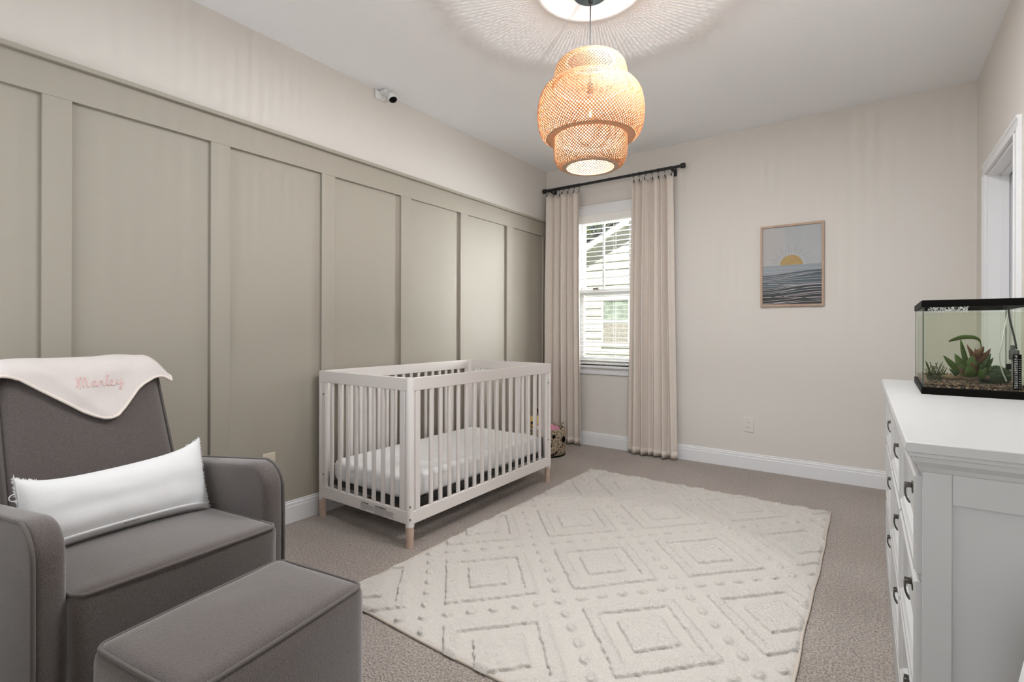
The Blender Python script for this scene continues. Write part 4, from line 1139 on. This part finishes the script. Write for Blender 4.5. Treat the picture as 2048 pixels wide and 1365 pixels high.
# driftwood
pts = [TP(.055, .09, .060), TP(.085, .10, .056), TP(.115, .10, .062), TP(.14, .10, .058), TP(.165, .12, .066), TP(.19, .13, .058)]
m = MB().tube(crom(pts, 5), [.006 + .008 * math.sin(PI * i / 25) + .003 * noise.noise(Vector((i * .7, 0, 0))) for i in range(26)], 10).tube(crom([TP(.118, .10, .060), TP(.112, .08, .085), TP(.103, .07, .10)], 5), [.009, .0085, .008, .0075, .007, .006, .005, .004, .004, .003, .002], 8)
tag(m.build('driftwood', M['driftwood'], smooth=60), 'brown branch of driftwood lying on the gravel in the tank', 'driftwood')
rs = random.Random(4); m = MB()
for i in range(46):
    a = rs.uniform(0, 2 * PI); h = rs.uniform(.02, .068); c = TP(.036 + rs.uniform(-.018, .022), .10 + rs.uniform(-.03, .03), .045)
    m.tube(crom([c, c + Vector((.008 * math.cos(a), .008 * math.sin(a), h * .5)), c + Vector((.016 * math.cos(a + .6), .016 * math.sin(a + .6), h))], 3), .0011, 4)
tag(m.build('moss_tuft', M['moss']), 'wispy tuft of dark moss at the left end of the fish tank', 'aquarium plant')
rs = random.Random(9); m = MB()
m.ball(TP(.208, .17, .062), .048, .04, .036, 20, 12)
for i in range(160):
    a, b = rs.uniform(0, 2 * PI), rs.uniform(.1, 1.4); c = TP(.208 + .048 * math.cos(a) * math.cos(b), .17 + .04 * math.sin(a) * math.cos(b), .062 + .036 * math.sin(b))
    m.ball(c, rs.uniform(.003, .007), n=6, m=4)
tag(m.build('moss_mound', M['leaf_dark'], smooth=60), 'dark green rounded moss mound beside the tank heater', 'aquarium plant')
mw = thing('tank_float', 'small pale specks of foam floating just under the tank rim', 'foam', TP(.08, .02, .299))
rs = random.Random(6); m = MB()
for i in range(420): m.ball((rs.uniform(-.062, .045), rs.uniform(-.010, .05), rs.uniform(-.006, .014)), rs.uniform(.0006, .0019), n=6, m=4)
fo = m.build('foam', M['white'], mw, smooth=60); fo['kind'] = 'stuff'

# ------------------------------------------------------------------ white bin beside the dresser
bn = thing('diaper_pail', 'white rounded diaper pail in front of the dresser end', 'bin', (.345, 1.105, 0))
MB().lathe([(.02, .0), (.150, .0), (.156, .02), (.160, .25), (.158, .46), (.154, .475)], n=48).build('bin_body', M['white'], bn, smooth=40)
MB().lathe([(.158, .477), (.160, .485), (.158, .53), (.150, .58), (.132, .628), (.10, .655), (.05, .668), (.004, .670)], n=48).build('bin_lid', M['white'], bn, smooth=60)
MB().box(-.175, -.150, -.03, .03, .02, .05).build('foot_pedal', M['grey_plastic'], bn, bevel=.004)

# ------------------------------------------------------------------ bear-faced basket with toys
BX, BY = -2.385, 3.845
bs = thing('storage_basket', 'woven bear-faced basket of toys on the floor behind the crib', 'basket', (BX, BY, 0))
prof = [(.02, 0), (.150, 0), (.160, .012)] + [(.163 + .010 * math.sin(PI * t / 12), .012 + .228 * t / 12) for t in range(13)] + [(.158, .243), (.150, .240), (.150, .03), (.02, .025)]
mb = MB().lathe(prof, n=96)
def weavexf(p):
    a = math.atan2(p.y, p.x); r = math.hypot(p.x, p.y)
    if r > .155: r += .0035 * math.sin(a * 24) + .002 * math.sin(p.z * 240 + a * 12)
    return Vector((r * math.cos(a), r * math.sin(a), p.z))
mb.xf(weavexf).build('woven_body', M['seagrass'], bs, smooth=60)
dirc = math.atan2(0 - BY, 0 - BX) - R(2)      # faces roughly the camera
def on_basket(a, z, r=.172): return Vector((r * math.cos(dirc + a), r * math.sin(dirc + a), z))
for a in (-.30, .42):
    MB().ball(on_basket(a, .185, .170), .014, .014, .016, 12, 8).build('eye', M['black_plastic'], bs, smooth=60)
MB().ball(on_basket(.17, .108, .170), .024, .024, .022, 14, 8).build('nose', M['black_plastic'], bs, smooth=60)
MB().tube([on_basket(.15, .100), on_basket(.15, .075), on_basket(.14, .045)] , .006, 8).tube([on_basket(-.35 + i * .1, .022 + .03 * ((i - 5) / 5) ** 2) for i in range(11)], .006, 8).build('mouth', M['black_plastic'], bs, smooth=60)
MB().tube([(.166 * math.cos(t), .166 * math.sin(t), .008) for t in [2 * PI * i / 48 for i in range(48)]], .007, 6, closed=True).build('dark_base_cord', M['black_plastic'], bs, smooth=60)
def ear(a): 
    c = on_basket(a, .150, .180); MB().ball(c, .012, .022, .026, 12, 8).build('side_ear', M['black_plastic'], bs, smooth=60)
ear(1.05)
def toy(name, label, cat, c, parts):
    o = thing(name, label, cat, (BX + c[0], BY + c[1], c[2]))
    for nm, mk, args in parts:
        MB().ball(*args, 18, 12).build(nm, M[mk], o, smooth=180)
    return o
cdir = Vector((math.cos(dirc), math.sin(dirc))); rdir = Vector((-math.sin(dirc), math.cos(dirc)))   # towards camera, towards image right
def bo(rt, fwd, z): v = rdir * rt + cdir * fwd; return (v.x, v.y, z)
toy('plush_toy', 'round pink plush toy on top of the basket', 'toy', bo(.035, .070, .175), [('body', 'pink', ((0, 0, 0.03), .068, .068, .075)), ('foot', 'pink', ((.03, .05, .055), .035, .035, .03))])
toy('plush_toy', 'fluffy white plush toy in the basket beside the pink one', 'toy', bo(-.062, .055, .20), [('body', 'white_plush', ((0, 0, 0.02), .050, .050, .045)), ('puff', 'white_plush', ((.02, .0, .055), .03, .03, .026))])
toy('plush_toy', 'yellow plush ball leaning in the basket behind the crib slats', 'toy', bo(-.105, -.075, .20), [('body', 'yellow', ((0, 0, .065), .070, .062, .068)), ('eye_patch', 'black_plastic', ((cdir.x * .060 - rdir.x * .026, cdir.y * .060 - rdir.y * .026, .072), .010, .010, .013))])
toy('plush_toy', 'dark plum plush toy behind the yellow one in the basket', 'toy', bo(-.050, -.105, .26), [('body', 'purple', ((0, 0, .06), .048, .048, .055)), ('pink_ear', 'pink', ((rdir.x * .035, rdir.y * .035, .10), .022, .022, .024)), ('dark_ear', 'black_plastic', ((-rdir.x * .04, -rdir.y * .04, .105), .016, .016, .026))])
toy('red_cloth', 'small red cloth tucked below the yellow toy', 'cloth', bo(-.070, .0, .20), [('cloth', 'red', ((0, 0, .01), .036, .034, .050))])
b0 = Vector((BX, BY, 0)) + Vector(bo(.075, .03, .20)); b1 = Vector((BX, BY, 0)) + Vector(bo(.155, .03, .290))
tag(MB().tube([b0, b0.lerp(b1, .5) + Vector((0, 0, .012)), b1], .0065, 8).build('toy_stick', M['stick'], smooth=60), 'thin olive stick poking out of the basket rim', 'stick')

# ------------------------------------------------------------------ outside
ex = thing('neighbor_house', 'cream sided neighbouring house with gabled roof seen outside', 'house', (-3.9, 8.4, 0))
m = MB()
rk = lambda x: 2.565 + .5 * (x + 4.422)
for i in range(0, 34):
    z0 = -1.0 + .14 * i; z1 = z0 + .14
    xa = -7.5
    # gable slope cuts the left end of each course
    xl = (z1 - 2.565) / .5 - 4.422
    xa = max(-7.5, xl) if z1 > 1.1 else -7.5
    m.add([(xa + 3.9, -.012, z0), (4 + 3.9, -.012, z0), (4 + 3.9, 0, z1), (xa + 3.9, 0, z1), (xa + 3.9, 0, z0), (7.9, 0, z0)], [(0, 1, 2, 3), (0, 4, 5, 1)])
m.box(-3.6, 7.9, .001, .3, -1, 1.1)
m.prism([(-3.6, 1.1), (7.9, 1.1), (7.9, rk(4)), (0 - 3.6, rk(-7.5))], .001, .3, 'y')
m.build('siding_wall', M['siding'], ex)
a, b = Vector((-4.4, 0, rk(-8.3))), Vector((7.9, 0, rk(4)))
m = MB().prism([(a.x, a.z - .07), (b.x, b.z - .07), (b.x, b.z + .07), (a.x, a.z + .07)], -.14, -.02, 'y')
m.build('rake_trim', M['house_trim'], ex)
m = MB().prism([(a.x - .1, a.z + .07), (b.x, b.z + .071), (b.x, b.z + .10), (a.x - .1, a.z + .10)], -.17, 5, 'y')
m.build('roof', M['shingle'], ex)
wf = MB().box(-.12, .42, -.03, .02, .83, .87).box(-.12, .42, -.03, .02, 1.66, 1.70).box(-.12, -.09, -.03, .02, .87, 1.66).box(.40, .43, -.03, .02, .87, 1.66).box(-.09, .40, -.03, .02, 1.25, 1.29).build('window', M['house_trim'], ex)
MB().box(-.09, .40, -.012, .02, 1.29, 1.66).build('pane', M['house_pane'], wf)
MB().box(-.09, .40, -.020, .02, .87, 1.25).build('screen_pane', M['screen'], wf)
MB().box(-3.6, 7.9, .3, 8, -1, 2.0).build('house_body', M['siding'], ex)
def tree(name, label, loc, h, r, seed):
    o = thing(name, label, 'tree', loc)
    rs = random.Random(seed); m = MB()
    m.tube([(0, 0, 0), (.05, 0, h * .4), (0, .05, h * .8)], [.16, .13, .05], 8)
    for i in range(8):
        a = rs.uniform(0, 2 * PI); z = h * rs.uniform(.4, .75); m.tube([(0, 0, z), (r * .6 * math.cos(a), r * .6 * math.sin(a), z + h * .2)], [.06, .015], 6)
    m.build('trunk', M['bark'], o, smooth=60)
    m = MB()
    for i in range(2600):
        u = Vector((rs.gauss(0, 1), rs.gauss(0, 1), rs.gauss(0, 1))).normalized() * r * rs.random() ** .45
        c = Vector((u.x, u.y, u.z * .9 + h * .78)); s_ = rs.uniform(.06, .13)
        d = Vector((rs.gauss(0, 1), rs.gauss(0, 1), rs.gauss(0, 1))).normalized(); e = d.orthogonal().normalized()
        m.quad(c - d * s_, c - e * s_ * .45, c + d * s_, c + e * s_ * .45)
    m.build('crown', M['tree'], o)
tree('garden_tree', 'leafy tree left of the neighbouring gable, outside', (-10.6, 14.0, -1), 5.4, 2.0, 1)
tree('garden_tree', 'sparse tree crown rising above the neighbouring roof line', (-8.6, 19.5, -1), 7.0, 2.0, 2)
struct(MB().box(-30, 20, YB + 1, 45, -1.1, -1.0).build('ground_outside', M['grass']), 'grass yard outside the window', 'ground')
